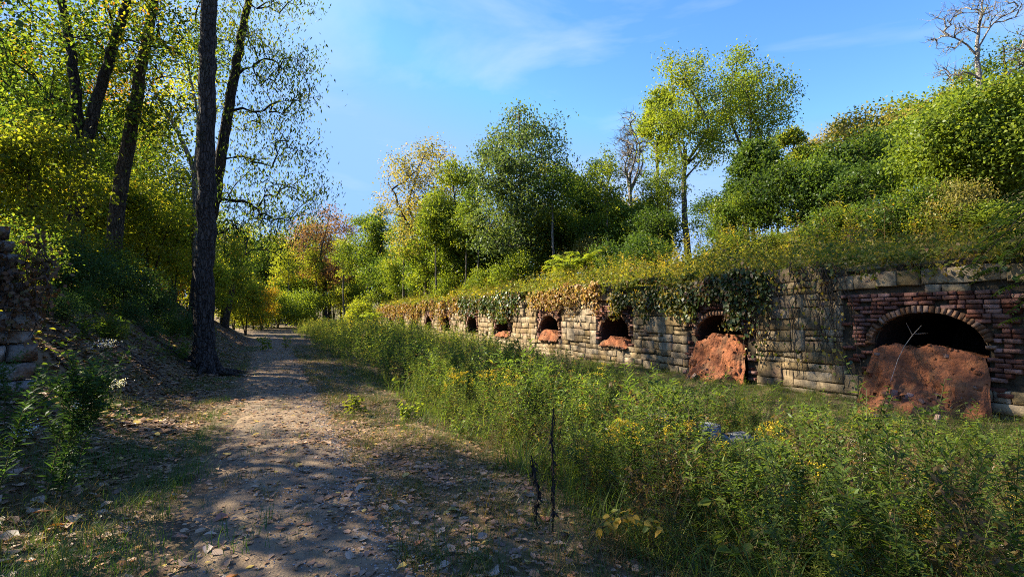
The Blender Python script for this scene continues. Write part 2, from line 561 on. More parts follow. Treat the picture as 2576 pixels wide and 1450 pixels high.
G1, G2, G3 = (0.028, 0.06, 0.014), (0.06, 0.105, 0.018), (0.11, 0.15, 0.02)
YG, YL, OR, RU, BR = (0.21, 0.20, 0.022), (0.42, 0.29, 0.025), (0.34, 0.14, 0.025), (0.22, 0.07, 0.03), (0.12, 0.075, 0.035)
L = {}
L['deep'] = leaf_mat('leaves_deep_green', [(0, (0.025, 0.055, 0.015)), (0.4, (0.045, 0.082, 0.018)), (0.75, (0.075, 0.12, 0.02)), (1, G3)])
L['green'] = leaf_mat('leaves_green', [(0, G1), (0.3, G2), (0.65, G3), (1, (0.20, 0.20, 0.025))])
L['oak'] = leaf_mat('leaves_grey_green', [(0, (0.04, 0.075, 0.026)), (0.4, (0.085, 0.13, 0.045)), (0.8, (0.14, 0.19, 0.055)), (1, (0.20, 0.21, 0.055))], 0.42, 0.012)
L['bright'] = leaf_mat('leaves_bright_green', [(0, G2), (0.4, (0.12, 0.165, 0.022)), (0.8, (0.18, 0.22, 0.025)), (1, (0.26, 0.25, 0.025))])
L['ygreen'] = leaf_mat('leaves_yellow_green', [(0, G2), (0.3, (0.14, 0.17, 0.022)), (0.65, (0.22, 0.25, 0.028)), (0.92, (0.31, 0.28, 0.026)), (1, YL)], 0.62)
L['canopy'] = leaf_mat('leaves_turning_canopy', [(0, G1), (0.35, G2), (0.6, G3), (0.82, YG), (0.97, YL), (1, OR)], 0.58)
L['autumn'] = leaf_mat('leaves_autumn', [(0, G3), (0.3, YG), (0.55, YL), (0.8, OR), (1, RU)], 0.45)
L['rust'] = leaf_mat('leaves_rust', [(0, (.15, .10, .06)), (0.35, (.22, .11, .07)), (0.65, (0.29, 0.17, 0.11)), (.85, (.30, .17, .05)), (1, (.18, .17, .04))], 0.4)
L['straw'] = leaf_mat('leaves_straw_yellow', [(0, G3), (0.35, (0.16, 0.15, 0.04)), (0.7, (0.26, 0.22, 0.06)), (1, (0.34, 0.26, 0.08))], 0.4)
L['pine'] = leaf_mat('needles_blue_green', [(0, (0.02, 0.045, 0.025)), (0.5, (0.045, 0.085, 0.045)), (1, (0.09, 0.13, 0.06))], 0.2)
L['weed'] = leaf_mat('weed_leaves', [(0, BR), (0.12, (0.13, 0.10, 0.045)), (0.25, (0.045, 0.082, 0.02)), (0.5, (0.085, 0.135, 0.028)), (0.8, (0.15, 0.185, 0.036)), (1, (0.25, 0.23, 0.045))], 0.5)
L['weedlit'] = leaf_mat('bank_top_leaves', [(0, BR), (0.1, (0.17, 0.10, 0.045)), (0.25, (0.07, 0.10, 0.02)), (0.55, (0.13, 0.15, 0.022)), (0.85, (0.24, 0.21, 0.03)), (1, (0.36, 0.25, 0.035))], 0.45)  # autumn weed colours, also lightened and yellowed as if sunlit
L['flower'] = leaf_mat('goldenrod_yellow', [(0, (0.34, 0.25, 0.025)), (1, (0.52, 0.39, 0.035))], 0.3)
L['white'] = leaf_mat('aster_white', [(0, (0.55, 0.55, 0.57)), (1, (0.8, 0.8, 0.82))], 0.3)
L['stem'] = leaf_mat('weed_stem', [(0, (0.10, 0.065, 0.035)), (0.5, (0.07, 0.07, 0.03)), (1, (0.12, 0.13, 0.04))], 0.1)
L['dry'] = leaf_mat('dry_grass', [(0, (0.16, 0.10, 0.055)), (0.5, (0.28, 0.20, 0.11)), (1, (0.40, 0.31, 0.18))], 0.3)
L['grass'] = leaf_mat('verge_grass', [(0, (0.17, 0.12, 0.06)), (0.3, (0.12, 0.095, 0.04)), (0.6, (0.065, 0.085, 0.024)), (1, (0.05, 0.105, 0.024))], 0.35)
L['litter'] = leaf_mat('fallen_leaves', [(0, (0.07, 0.042, 0.025)), (0.35, (0.15, 0.085, 0.046)), (0.65, (0.25, 0.155, 0.088)), (0.82, (0.38, 0.27, 0.17)), (0.92, (0.40, 0.16, 0.05)), (1, (0.46, 0.33, 0.07))], 0.15, 0.05)
L['vine'] = leaf_mat('creeper_leaves', [(0, (0.10, 0.05, 0.025)), (0.14, (0.14, 0.085, 0.03)), (0.3, (0.025, 0.05, 0.014)), (0.6, (0.05, 0.085, 0.018)), (0.82, (0.12, 0.14, 0.02)), (1, (0.34, 0.24, 0.025))], 0.35, 0.02)
L['brownvine'] = leaf_mat('creeper_brown_leaves', [(0, (0.13, 0.07, 0.035)), (0.45, (0.26, 0.15, 0.06)), (0.75, (0.30, 0.21, 0.06)), (1, (0.14, 0.14, 0.03))], 0.35)
L['sapyellow'] = leaf_mat('sapling_yellow_leaves', [(0, (0.10, 0.14, 0.03)), (0.4, (0.30, 0.24, 0.04)), (1, (0.52, 0.28, 0.03))], 0.4)
L['dark'] = leaf_mat('leaves_very_dark_green', [(0, (0.025, 0.052, 0.018)), (0.5, (0.045, 0.09, 0.025)), (1, (0.09, 0.13, 0.03))], 0.35)  # very dark green foliage

#@@STRUCTURE
# ------------------------------------------------------------------ ground, hillside, path
def axis(parts):
    return np.unique(np.round(np.concatenate([np.arange(a, b, st) for a, b, st in parts]), 3))


def sheet(name, sa, ta, hf, mat):
    sg, tg = np.meshgrid(sa, ta, indexing='ij')
    x, y = ST(sg, tg)
    z = hf(sg, tg)
    V = np.stack([x, y, z], -1).reshape(-1, 3)
    n, m = len(sa), len(ta)
    i = (np.arange(n - 1)[:, None] * m + np.arange(m - 1)[None, :])
    F = np.stack([i, i + m, i + m + 1, i + 1], -1).reshape(-1, 4)
    o = mesh_obj(name, V, F, mat, smooth=True)
    tag(o, kind='structure')
    return o


ground = sheet('ground', axis([(-40, -6, 2), (-6, 16, .18), (16, 40, .5), (40, 100, 1.5), (100, 420, 16)]),
               np.concatenate([axis([(-420, -60, 18), (-60, -12, 2), (-12, 4, .2), (4, 13.4, .4)]), [13.5]]), H_low, M['ground'])
hillside = sheet('hillside', axis([(-60, -6, 3), (-6, 30, .4), (30, 70, 1), (70, 120, 3), (120, 420, 16)]),
                 axis([(WD + .12, WD + 8, .3), (WD + 8, WD + 40, 1.5), (WD + 40, 420, 16)]), H_hill, M['hill'])
ss = axis([(-5, 14, .12), (14, 50, .4), (50, 90, 1)])
rows = []
for s in ss:
    c = float(path_c(s))
    hw = float(np.interp(s, [-5, 10, 40, 70], [0.64, 0.68, 0.8, 0.8]))
    l = c - hw + 0.16 * mnoise.noise((s * 0.8, 3.1, 0)) + 0.07 * mnoise.noise((s * 3.5, 9.1, 0))
    r = c + hw * 1.05 + 0.16 * mnoise.noise((s * 0.8, 7.7, 0)) + 0.07 * mnoise.noise((s * 3.5, 1.1, 0))
    rows.append(np.linspace(l, r, 15))
rows = np.array(rows)
sg = np.repeat(ss[:, None], 15, 1)
x, y = ST(sg, rows)
edge = np.abs(np.linspace(-1, 1, 15))[None, :]
z = H_low(sg, rows) + 0.035 - 0.03 * edge ** 6 + 0.012 * smooth_noise(sg, rows, 6.0, 5) * (1 - edge ** 6)
m = 15
i = (np.arange(len(ss) - 1)[:, None] * m + np.arange(m - 1)[None, :])
path = mesh_obj('path', np.stack([x, y, z], -1).reshape(-1, 3), np.stack([i, i + m, i + m + 1, i + 1], -1).reshape(-1, 4)[:, ::-1], M['path'], smooth=True)
tag(path, kind='structure')

# ------------------------------------------------------------------ the oven wall
OPEN_U = [2330, 1806, 1543, 1380, 1262, 1187, 1122, 1078, 1043, 1012, 985]
OPEN_S = [s_of_u(u) for u in OPEN_U]
OPEN_S[0] = 4.87
OPENS = []
for k, sc in enumerate(OPEN_S):
    OPENS.append(dict(c=sc, hw=0.86 if k == 0 else 0.80, sill=-0.2 if k < 2 else 0.62, spring=1.06, top=1.67 if k == 0 else 1.63,
                      sw=(1.42 if k == 0 else 1.10 if k == 1 else 1.02), stop=(2.0 if k == 0 else 1.92)))
W0, W1 = -4.0, 56.0


def wall_top(s):
    return 2.56 + 0.09 * math.sin(s * 0.9) + 0.06 * math.sin(s * 2.7 + 1) + 0.09 * math.sin(s * 6.1) - (0.25 if 9 < s < 14 else 0)


def arch_z(o, s):
    """height of the opening's soffit at s, or None beside the opening"""
    d = (s - o['c']) / o['hw']
    if abs(d) >= 1:
        return None
    return o['spring'] + (o['top'] - o['spring']) * math.sqrt(1 - d * d)


def W3(s, z, out=0.0):
    x, y = ST(s, WD - out)
    return (x, y, z)


wall = empty('oven_wall', (*ST(12, WD), 0), 'long ruined sandstone wall with a row of arched brick oven mouths', 'wall')
wall_inv = Vector(wall.location)


def wloc(p):
    return np.asarray(p, float) - np.array(wall_inv)


# mortar core behind the stones, with the openings left free
g = Geo()
cuts = sorted(set(np.round(np.concatenate([np.arange(W0, W1, 0.25)] + [np.linspace(o['c'] - o['hw'], o['c'] + o['hw'], 15) for o in OPENS]), 4)))
for a, b in zip(cuts[:-1], cuts[1:]):
    mid = (a + b) / 2
    o = next((o for o in OPENS if abs(mid - o['c']) < o['hw']), None)
    spans = []
    if o is None:
        spans.append((-0.5, -0.5, wall_top(a), wall_top(b)))
    else:
        za = arch_z(o, a) or o['spring']; zb = arch_z(o, b) or o['spring']
        spans.append((za, zb, wall_top(a), wall_top(b)))
        if o['sill'] > 0:
            spans.append((-0.5, -0.5, o['sill'], o['sill']))
    for z0, z1, z2, z3 in spans:
        g.add([W3(a, z0, -.10), W3(b, z1, -.10), W3(b, z3, -.10), W3(a, z2, -.10)], [[0, 3, 2, 1]])
    g.add([W3(a, wall_top(a), -.10), W3(b, wall_top(b), -.10), W3(b, wall_top(b) + .05, -.6), W3(a, wall_top(a) + .05, -.6)], [[0, 3, 2, 1]])
core = g.build('wall_core', M['core'], wall)
core.data.transform(__import__('mathutils').Matrix.Translation(-wall_inv))

# dark brick vault behind every mouth
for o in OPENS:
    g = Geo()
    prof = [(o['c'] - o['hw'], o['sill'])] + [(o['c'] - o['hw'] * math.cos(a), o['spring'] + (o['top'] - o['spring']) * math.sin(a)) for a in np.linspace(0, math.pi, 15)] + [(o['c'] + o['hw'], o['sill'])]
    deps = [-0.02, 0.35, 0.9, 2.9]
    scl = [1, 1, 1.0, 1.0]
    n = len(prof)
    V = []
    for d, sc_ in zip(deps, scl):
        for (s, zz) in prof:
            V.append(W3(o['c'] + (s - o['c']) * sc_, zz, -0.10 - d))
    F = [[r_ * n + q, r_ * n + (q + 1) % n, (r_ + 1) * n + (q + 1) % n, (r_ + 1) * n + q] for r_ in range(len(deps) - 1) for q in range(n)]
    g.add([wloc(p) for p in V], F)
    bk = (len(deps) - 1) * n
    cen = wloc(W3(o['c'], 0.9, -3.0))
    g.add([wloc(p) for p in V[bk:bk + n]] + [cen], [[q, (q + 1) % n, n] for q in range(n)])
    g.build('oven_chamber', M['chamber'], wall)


def block_mesh(name, mat, seed, nx=4, nz=3, rough=0.10, inset=1.0, lip=0.10, jx=0.010, jz=0.014, ex=.045, ez=.075):
    """unit block: x along the wall, z up, y from the rough front (0) to the back (1)"""
    r = np.random.default_rng(seed)
    xs = np.concatenate([[-.5], np.linspace(-.5 + ex, .5 - ex, nx - 1), [.5]])
    zs = np.concatenate([[-.5], np.linspace(-.5 + ez, .5 - ez, nz - 1), [.5]])
    V, F = [], []
    for zi in zs:
        for xi in xs:
            e = max(abs(xi), abs(zi)) * 2
            edge_ = e > 0.99
            ins = inset if edge_ else 1.0
            cx, cz = xi * ins + r.normal() * jx, zi * ins + r.normal() * jz
            V.append((cx, (lip if edge_ else 0.0) + r.random() * rough + (0.12 if edge_ and r.random() < .2 else 0), cz))
    w = nx + 1
    for a in range(nz):
        for b in range(nx):
            F.append([a * w + b, a * w + b + 1, (a + 1) * w + b + 1, (a + 1) * w + b])
    ring = [b for b in range(w)] + [a * w + nx for a in range(1, nz + 1)] + [nz * w + b for b in range(nx - 1, -1, -1)] + [a * w for a in range(nz - 1, 0, -1)]
    k0 = len(V)
    for q in ring:
        v = V[q]
        V.append((np.clip(v[0] * 1.03, -.5, .5), 1.0, np.clip(v[2] * 1.03, -.5, .5)))
    nr = len(ring)
    for q in range(nr):
        F.append([ring[(q + 1) % nr], ring[q], k0 + q, k0 + (q + 1) % nr])
    return np.array(V), np.array(F)


stone_arr = [block_mesh('stone', None, 100 + k, 5, 4, .11, 1.0, .055, .011, .013) for k in range(14)]
brick_arr = [block_mesh('brick', None, 200 + k, 3, 3, 0.05, 1.0, .04, .005, .02, .03, .09) for k in range(6)]
stone_me = [make_mesh('stone', v, f, M['stone']) for v, f in stone_arr]
brick_me = [make_mesh('brick', v, f, M['brick']) for v, f in brick_arr]
vous_me = [make_mesh('arch_brick', v, f, M['voussoir']) for v, f in brick_arr]
WROT = math.atan2(DV[1], DV[0])                       # local +x along +s, local +y ...


def block_xyz(arr, s, z, ln, ht, dp, out, ang=0.0):
    V = arr[0]
    lx, lz = V[:, 0] * ln, V[:, 2] * ht
    c, sn = math.cos(ang), math.sin(ang)
    S_, Z_ = s + lx * c - lz * sn, z + lx * sn + lz * c
    x, y = ST(S_, WD - out + V[:, 1] * dp)
    return np.stack([x, y, Z_], -1)


from mathutils import Matrix


def block_matrix(s, z, ln, ht, dp, out, ang=0.0):
    d3, n3, u3 = Vector((*DV, 0)), Vector((*NV, 0)), Vector((0, 0, 1))
    c, sn = math.cos(ang), math.sin(ang)
    ex, ez = (d3 * c + u3 * sn) * ln, (u3 * c - d3 * sn) * ht
    ey = n3 * dp
    p = Vector(W3(s, z, out))
    m_ = Matrix.Identity(4)
    for q, e in enumerate((ex, ey, ez)):
        m_[0][q], m_[1][q], m_[2][q] = e
    m_.translation = p - wall_inv
    return m_


rs = np.random.default_rng(11)
stones, bricks, vous = [], [], []
for o_i, o in enumerate(OPENS):
    # ring of arch bricks
    nr = 32 if o_i == 0 else 26
    for k in range(nr):
        a = math.pi * (k + .5) / nr
        rx, rz = o['hw'] + 0.06, (o['top'] - o['spring']) + 0.06
        s, z = o['c'] - rx * math.cos(a), o['spring'] + rz * math.sin(a)
        tang = math.atan2(rz * math.cos(a), rx * math.sin(a))
        if rs.random() < (0.03 if o_i == 0 else 0.08):
            continue
        arc = math.pi * (rx + rz) / 2 / nr
        vous.append((s, z, arc * 0.86, 0.12 + rs.normal() * .006, 0.2, 0.02 + rs.normal() * .008, tang))
    # brick courses around it
    bh = 0.079
    z = 0.30 if o_i == 0 else -0.12 if o_i == 1 else o['sill'] - .15
    row = 0
    while z < o['stop']:
        s = o['c'] - o['sw'] + (0.11 if row % 2 else 0) + rs.random() * .03
        while s < o['c'] + o['sw']:
            ln = 0.225 if rs.random() < .75 else 0.12
            sm, zm = s + ln / 2, z + bh / 2
            s += ln
            dx = (sm - o['c'])
            zrel = zm - o['spring']
            if zrel > -0.05:
                rr = math.hypot(dx / (o['hw'] + 0.14), max(zrel, 0) / (o['top'] - o['spring'] + 0.14))
                if rr < 1.0:
                    continue
            elif abs(dx) < o['hw'] + 0.07:
                continue
            rag = (0.0 if zm > 1.2 else 0.35)
            lim = o['sw'] * (0.96 + 0.12 * mnoise.noise((zm * 2.2 + 3 * o_i, 5.0 if dx > 0 else 9.0, 0.3))) - (0.08 * (row % 2)) - (0.2 if rs.random() < .08 else 0) - (0.3 * max(0, 1.0 - zm) if o_i == 0 else 0)
            if abs(dx) > lim or rs.random() < 0.03 + 0.10 * rag + (.22 if abs(dx) > lim - .14 else 0):
                continue
            if o_i == 0 and zm < 0.95 and dx > 0 and rs.random() < .25:
                continue
            bricks.append((sm, zm, ln - .022, bh - .010, .22, 0.015 + rs.normal() * .009, rs.normal() * .006))
        z += bh
        row += 1

def put_stone(a, b, z0_, h_, wob):
    segs = [(a, b)]
    for o in OPENS:
        lo, hi = o['c'] - o['sw'], o['c'] + o['sw']
        if o['sill'] > 0 and z0_ + h_ < o['sill'] + 0.03:
            continue
        if z0_ > o['stop'] - 0.06:
            continue
        if z0_ < 0.32 and o is OPENS[0]:
            lo, hi = o['c'] - o['hw'] + .1, o['c'] + o['hw'] - .1
        ns = []
        for p, q in segs:
            if q <= lo or p >= hi:
                ns.append((p, q))
            else:
                if p < lo - .08: ns.append((p, lo))
                if q > hi + .08: ns.append((hi, q))
        segs = ns
    for p, q in segs:
        if q - p < .1:
            continue
        stones.append(((p + q) / 2, z0_ + h_ / 2 + wob + rs.normal() * .006, (q - p) - .009, h_ - .010, .24, 0.022 + rs.normal() * .017 - (.09 if rs.random() < .035 else 0), rs.normal() * .016))


cz = [-0.2]
while cz[-1] < 2.8:
    cz.append(cz[-1] + (float(rs.uniform(.16, .29)) if cz[-1] < 1.7 else float(rs.uniform(.26, .38))))
taken = {}
for ci in range(len(cz) - 1):
    z, ht = cz[ci], cz[ci + 1] - cz[ci]
    s = W0 + rs.random() * .3
    blocked = sorted(taken.get(ci, []))
    while s < W1:
        ins = next((q for q in blocked if q[0] - 1e-6 <= s < q[1] - 1e-6), None)
        if ins:
            s = ins[1]
            continue
        ln = float(rs.choice([rs.uniform(.2, .38), rs.uniform(.35, .6), rs.uniform(.5, .9)], p=[.35, .4, .25])) * (1.3 if z > 1.75 else 1.0)
        nb = min([q[0] for q in blocked if q[0] > s] + [W1 + 1])
        b = s + ln
        if nb - b < .16:
            b = nb
        wob = .045 * math.sin(.42 * (s + b) / 2 + 1) + .03 * math.sin(1.13 * (s + b) / 2 + z)
        mid = (s + b) / 2
        if z + ht * .6 < wall_top(mid) - .02:
            r0 = rs.random()
            if r0 < .13 and ci + 2 < len(cz) and b - s < .62 and cz[ci + 2] < wall_top(mid) and z < 1.8:
                put_stone(s, b, z, cz[ci + 2] - z, wob)
                taken.setdefault(ci + 1, []).append((s, b))
            elif r0 < .25 and ht > .22:
                h1 = ht * rs.uniform(.4, .6)
                put_stone(s, b, z, h1, wob)
                m2 = s + (b - s) * rs.uniform(.35, .65)
                put_stone(s, m2, z + h1, ht - h1, wob)
                put_stone(m2, b, z + h1, ht - h1, wob)
            else:
                put_stone(s, b, z, ht, wob)
        s = b


def emit(items, meshes, arrays, name, far_mat, far_name, limit, keyf):
    items = sorted(items, key=keyf)
    near, far = items[:limit], items[limit:]
    for k, it in enumerate(near):
        o = bpy.data.objects.new(name, meshes[k % len(meshes)])
        link(o, wall)
        o.matrix_local = block_matrix(*it)
    if far:
        g = Geo()
        for k, it in enumerate(far):
            arr = arrays[k % len(arrays)]
            g.add(block_xyz(arr, *it) - np.array(wall_inv), arr[1], rs.random())
        tag(g.build(far_name, far_mat, wall), kind='stuff')


def cam_dist(it):
    x, y = ST(it[0], WD)
    vis = 0 if abs(x / y) < 1.08 else 100
    return math.hypot(x, y) + vis


emit(stones, stone_me, stone_arr, 'stone', M['stone_t'], 'far_stones', 300, cam_dist)
emit(bricks, brick_me, brick_arr, 'brick', M['brick_t'], 'far_bricks', 300, cam_dist)
emit(vous, vous_me, brick_arr, 'arch_brick', M['brick_t'], 'far_arch_bricks', 120, cam_dist)


# ------------------------------------------------------------------ red sand in the mouths
def fract(x, y, z):
    return mnoise.fractal((x, y, z), 0.8, 2.1, 5)


def sand(o, ztop, reach, spread, label, seed, skew=0.0, sill=False, edge=.22):
    e = empty('sand_heap', (*ST(o['c'], WD), 0), label, 'sand heap', 'red sand heaps in the oven mouths')
    inv = np.array(e.location)
    na, nd = 64, 70
    V = []
    for iA in range(na + 1):
        f_a = iA / na * 2 - 1
        for iD in range(nd + 1):
            out = -1.6 + iD / nd * (1.6 + reach)
            r_ = min(1.0, max(0.0, out / reach))
            crest = ztop + .10 * mnoise.noise((f_a * 2.6, seed, 9)) - edge * abs(f_a) ** 2.5 + skew * f_a
            if out <= 0:
                q = f_a * (o['hw'] - 0.02)
                h = crest - .10 * abs(out)
            elif sill:
                q = f_a * (o['hw'] - 0.02)
                h = o['sill'] + (crest - o['sill']) * (1 - r_) - .05 * r_
            else:
                wdt = (o['hw'] - 0.02) * (1 - .35 * r_ ** 2.5) + spread * math.sin(min(1, r_ * 1.8) * math.pi / 2)
                q = f_a * wdt
                rim = 1 - abs(f_a) ** 2.4 * min(1, r_ * 2.6)
                # a short scarp under the crest, then a concave slope of slumped earth
                st_ = min(1, max(0, r_ + .30 * mnoise.noise((q * 1.7, seed, r_ * 2.2)) * math.sin(math.pi * r_)))
                prof = np.interp(st_, [0, .10, .25, .50, 1.0], [1, .82, .52, .24, -.05])
                h = crest * prof * rim - (1 - rim) * .3 - .12 * r_
            k = min(1, .25 + r_ * 4) * (0.35 if sill else 1.0)
            n1 = (fract(q * 2.2, out * 2.2, seed) * .13 + fract(q * 7, out * 7, seed + 1) * .045) * k
            n2 = fract(q * 2.6 + 7, h * 3.0, seed + 3) * .15 * k + (.22 * math.exp(-((f_a - .62) / .22) ** 2) + .25 * math.exp(-((f_a + .6) / .25) ** 2)) * r_ * (o is OPENS[0])
            n3 = fract(q * 2.6 + 17, out * 3 + h, seed + 8) * .07 * k
            x, y = ST(o['c'] + q + n3 * (0 if out <= 0 else 1), WD - out - (n2 if out > .02 else 0))
            V.append((x - inv[0], y - inv[1], h + n1))
    w = nd + 1
    F = [[a * w + b, a * w + b + 1, (a + 1) * w + b + 1, (a + 1) * w + b] for a in range(na) for b in range(nd)]
    mesh_obj('sand', V, F, M['sand'], e, smooth=False)
    # crumbs and broken brick lying on it
    V = np.array(V).reshape(na + 1, nd + 1, 3)
    gC, gB = Geo(), Geo()
    r = np.random.default_rng(int(seed * 10))
    for q in range(150 if not sill else 24):
        c = V[r.integers(2, na - 1), min(nd, int(nd * (1.6 / (1.6 + reach)) + r.integers(0, 30)))]
        arr = stone_arr[r.integers(0, 14)]
        sz = r.uniform(.015, .05) if r.random() < .85 else r.uniform(.05, .10)
        P = (arr[0] - np.array((0, .5, 0))) * sz * np.array((1, .8, .7))
        an = r.random() * 6.28
        P = np.stack([P[:, 0] * math.cos(an) - P[:, 1] * math.sin(an), P[:, 0] * math.sin(an) + P[:, 1] * math.cos(an), P[:, 2]], 1) + c
        (gC if r.random() < .75 else gB).add(P, arr[1], r.random())
    if not sill:
        for q in range(34):
            c = V[r.integers(1, na), min(nd, int(nd * (1.6 / (1.6 + reach)) + r.integers(8, nd)))] + np.array((r.normal() * .06, r.normal() * .06, .01))
            arr = brick_arr[r.integers(0, 6)]
            P = (arr[0] - np.array((0, .5, 0))) * np.array((r.uniform(.08, .21), .10, .062))
            rx, ry, rz = r.normal(size=3) * np.array((.7, .7, 3))
            P = P @ np.array(__import__('mathutils').Euler((rx, ry, rz)).to_matrix()).T + c
            gB.add(P, arr[1], r.random())
    gl = Geo()
    nl = 70 if not sill else 14
    idx = r.integers(2, na - 1, nl), np.minimum(nd, int(nd * (1.6 / (1.6 + reach)) * .9) + r.integers(0, nd, nl))
    a_, b_ = leaf_fold(V[idx] + np.array((0, 0, .015)), r.normal(size=(nl, 3)) * np.array((1, 1, .3)), np.array((0, 0, 1.0)) + r.normal(size=(nl, 3)) * .3, r.uniform(.04, .09, nl), r.uniform(.025, .055, nl), .15, .2)
    gl.add(a_, b_, np.repeat(r.random(nl), 2))
    tag(gl.build('leaf_scraps', L['litter'], e), kind='stuff')
    for gg, mt, nm in ((gC, M['sand'], 'earth_clods'), (gB, M['brick_t'], 'brick_rubble')):
        if gg.n:
            tag(gg.build(nm, mt, e), kind='stuff')
    return e


sand(OPENS[0], 1.04, .95, 0.32, 'wide slope of orange red sand spilling from the largest nearest arch', 1.3, 0.06, False, .05)
sand(OPENS[1], 1.10, 0.78, 0.30, 'rounded mound of red sand in the second arch from the right', 2.7)
sand(OPENS[2], 0.86, 0.09, 0.0, 'low ridge of reddish sand on the sill of the third arch from the right', 3.1, 0, True)
sand(OPENS[3], 1.0, 0.10, 0.0, 'small domed heap of sunlit sand in the fourth arch from the right', 4.4, 0, True)
sand(OPENS[4], 0.84, 0.08, 0.0, 'dim patch of sand and rubble in the fifth arch from the right', 5.2, 0, True)

#@@RUIN
# ------------------------------------------------------------------ ruined stone pier at the left edge
ruin = empty('ruined_pier', (*ST(7.6, -3.3), 0.5), 'broken pale stone wall end covered in dead ivy at the left edge', 'ruin')
rinv = np.array(ruin.location)
ruin_me = [make_mesh('stone', v, f, M['ruin']) for v, f in [block_mesh('stone', None, 300 + k, 4, 3, 0.22) for k in range(8)]]
RA = Vector((*(DV * 0.45 + NV * 0.55), 0)).normalized()       # face turned towards the camera
RNv = Vector((-RA.y, RA.x, 0))
if RNv.dot(Vector((0, 1, 0))) < 0:
    RNv = -RNv
pier_end = Vector(px(112, 800, 6.6)); pier_end.z = 0
zc = 0.15
core_g = Geo()
while zc < 2.62:
    ht = rs.uniform(0.15, 0.26)
    endq = float(np.interp(zc, [0, 0.9, 1.3, 1.8, 2.1, 2.7], [-0.10, -0.04, 0.02, -0.12, -0.25, -0.42])) + rs.normal() * .05
    q = endq
    while q > -2.6:
        ln = rs.uniform(0.18, 0.40)
        p = pier_end + RA * (q - ln / 2)
        o = bpy.data.objects.new('stone', ruin_me[rs.integers(8)])
        link(o, ruin)
        ang = rs.normal() * .05
        m_ = Matrix.Identity(4)
        ex, ey, ez = (RA * math.cos(ang) + Vector((0, 0, 1)) * math.sin(ang)) * ln * .94, RNv * .5, (Vector((0, 0, 1)) * math.cos(ang) - RA * math.sin(ang)) * ht * .92
        for c_, e_ in enumerate((ex, ey, ez)):
            m_[0][c_], m_[1][c_], m_[2][c_] = e_
        m_.translation = Vector((p.x, p.y, zc + ht / 2)) - Vector(rinv) - RNv * rs.uniform(0, .10)
        o.matrix_local = m_
        q -= ln
    zc += ht
a = pier_end + RA * -0.35 + RNv * 0.25; b = pier_end + RA * -3 + RNv * 0.25
cv = []
for zz in (0.0, 2.5):
    for p in (a, b, b + RNv * 1.2, a + RNv * 1.2):
        cv.append((p.x - rinv[0], p.y - rinv[1], zz - rinv[2]))
mesh_obj('rubble_core', cv, [[0, 1, 5, 4], [1, 2, 6, 5], [2, 3, 7, 6], [3, 0, 4, 7], [4, 5, 6, 7]], M['core'], ruin)

#@@TREES
# ------------------------------------------------------------------ trees
def sample_lobe(n, c, r, shell=0.55):
    d = rand_dirs(n)
    rad = shell + (1 - shell) * rng.random(n) ** 0.6
    inner = rng.random(n) < 0.25
    rad[inner] = rng.random(inner.sum()) ** 0.5
    return np.asarray(c) + d * rad[:, None] * np.asarray(r)


def resample(pts, step):
    pts = np.asarray(pts, float)
    seg = np.linalg.norm(np.diff(pts[:, :3], axis=0), axis=1)
    cum = np.concatenate([[0], np.cumsum(seg)])
    n = max(3, int(cum[-1] / step) + 1)
    q = np.linspace(0, cum[-1], n)
    # smooth interpolation through the points
    out = np.stack([np.interp(q, cum, pts[:, k]) for k in range(pts.shape[1])], 1)
    for _ in range(3):
        out[1:-1] = out[1:-1] * .5 + (out[:-2] + out[2:]) * .25
    return out


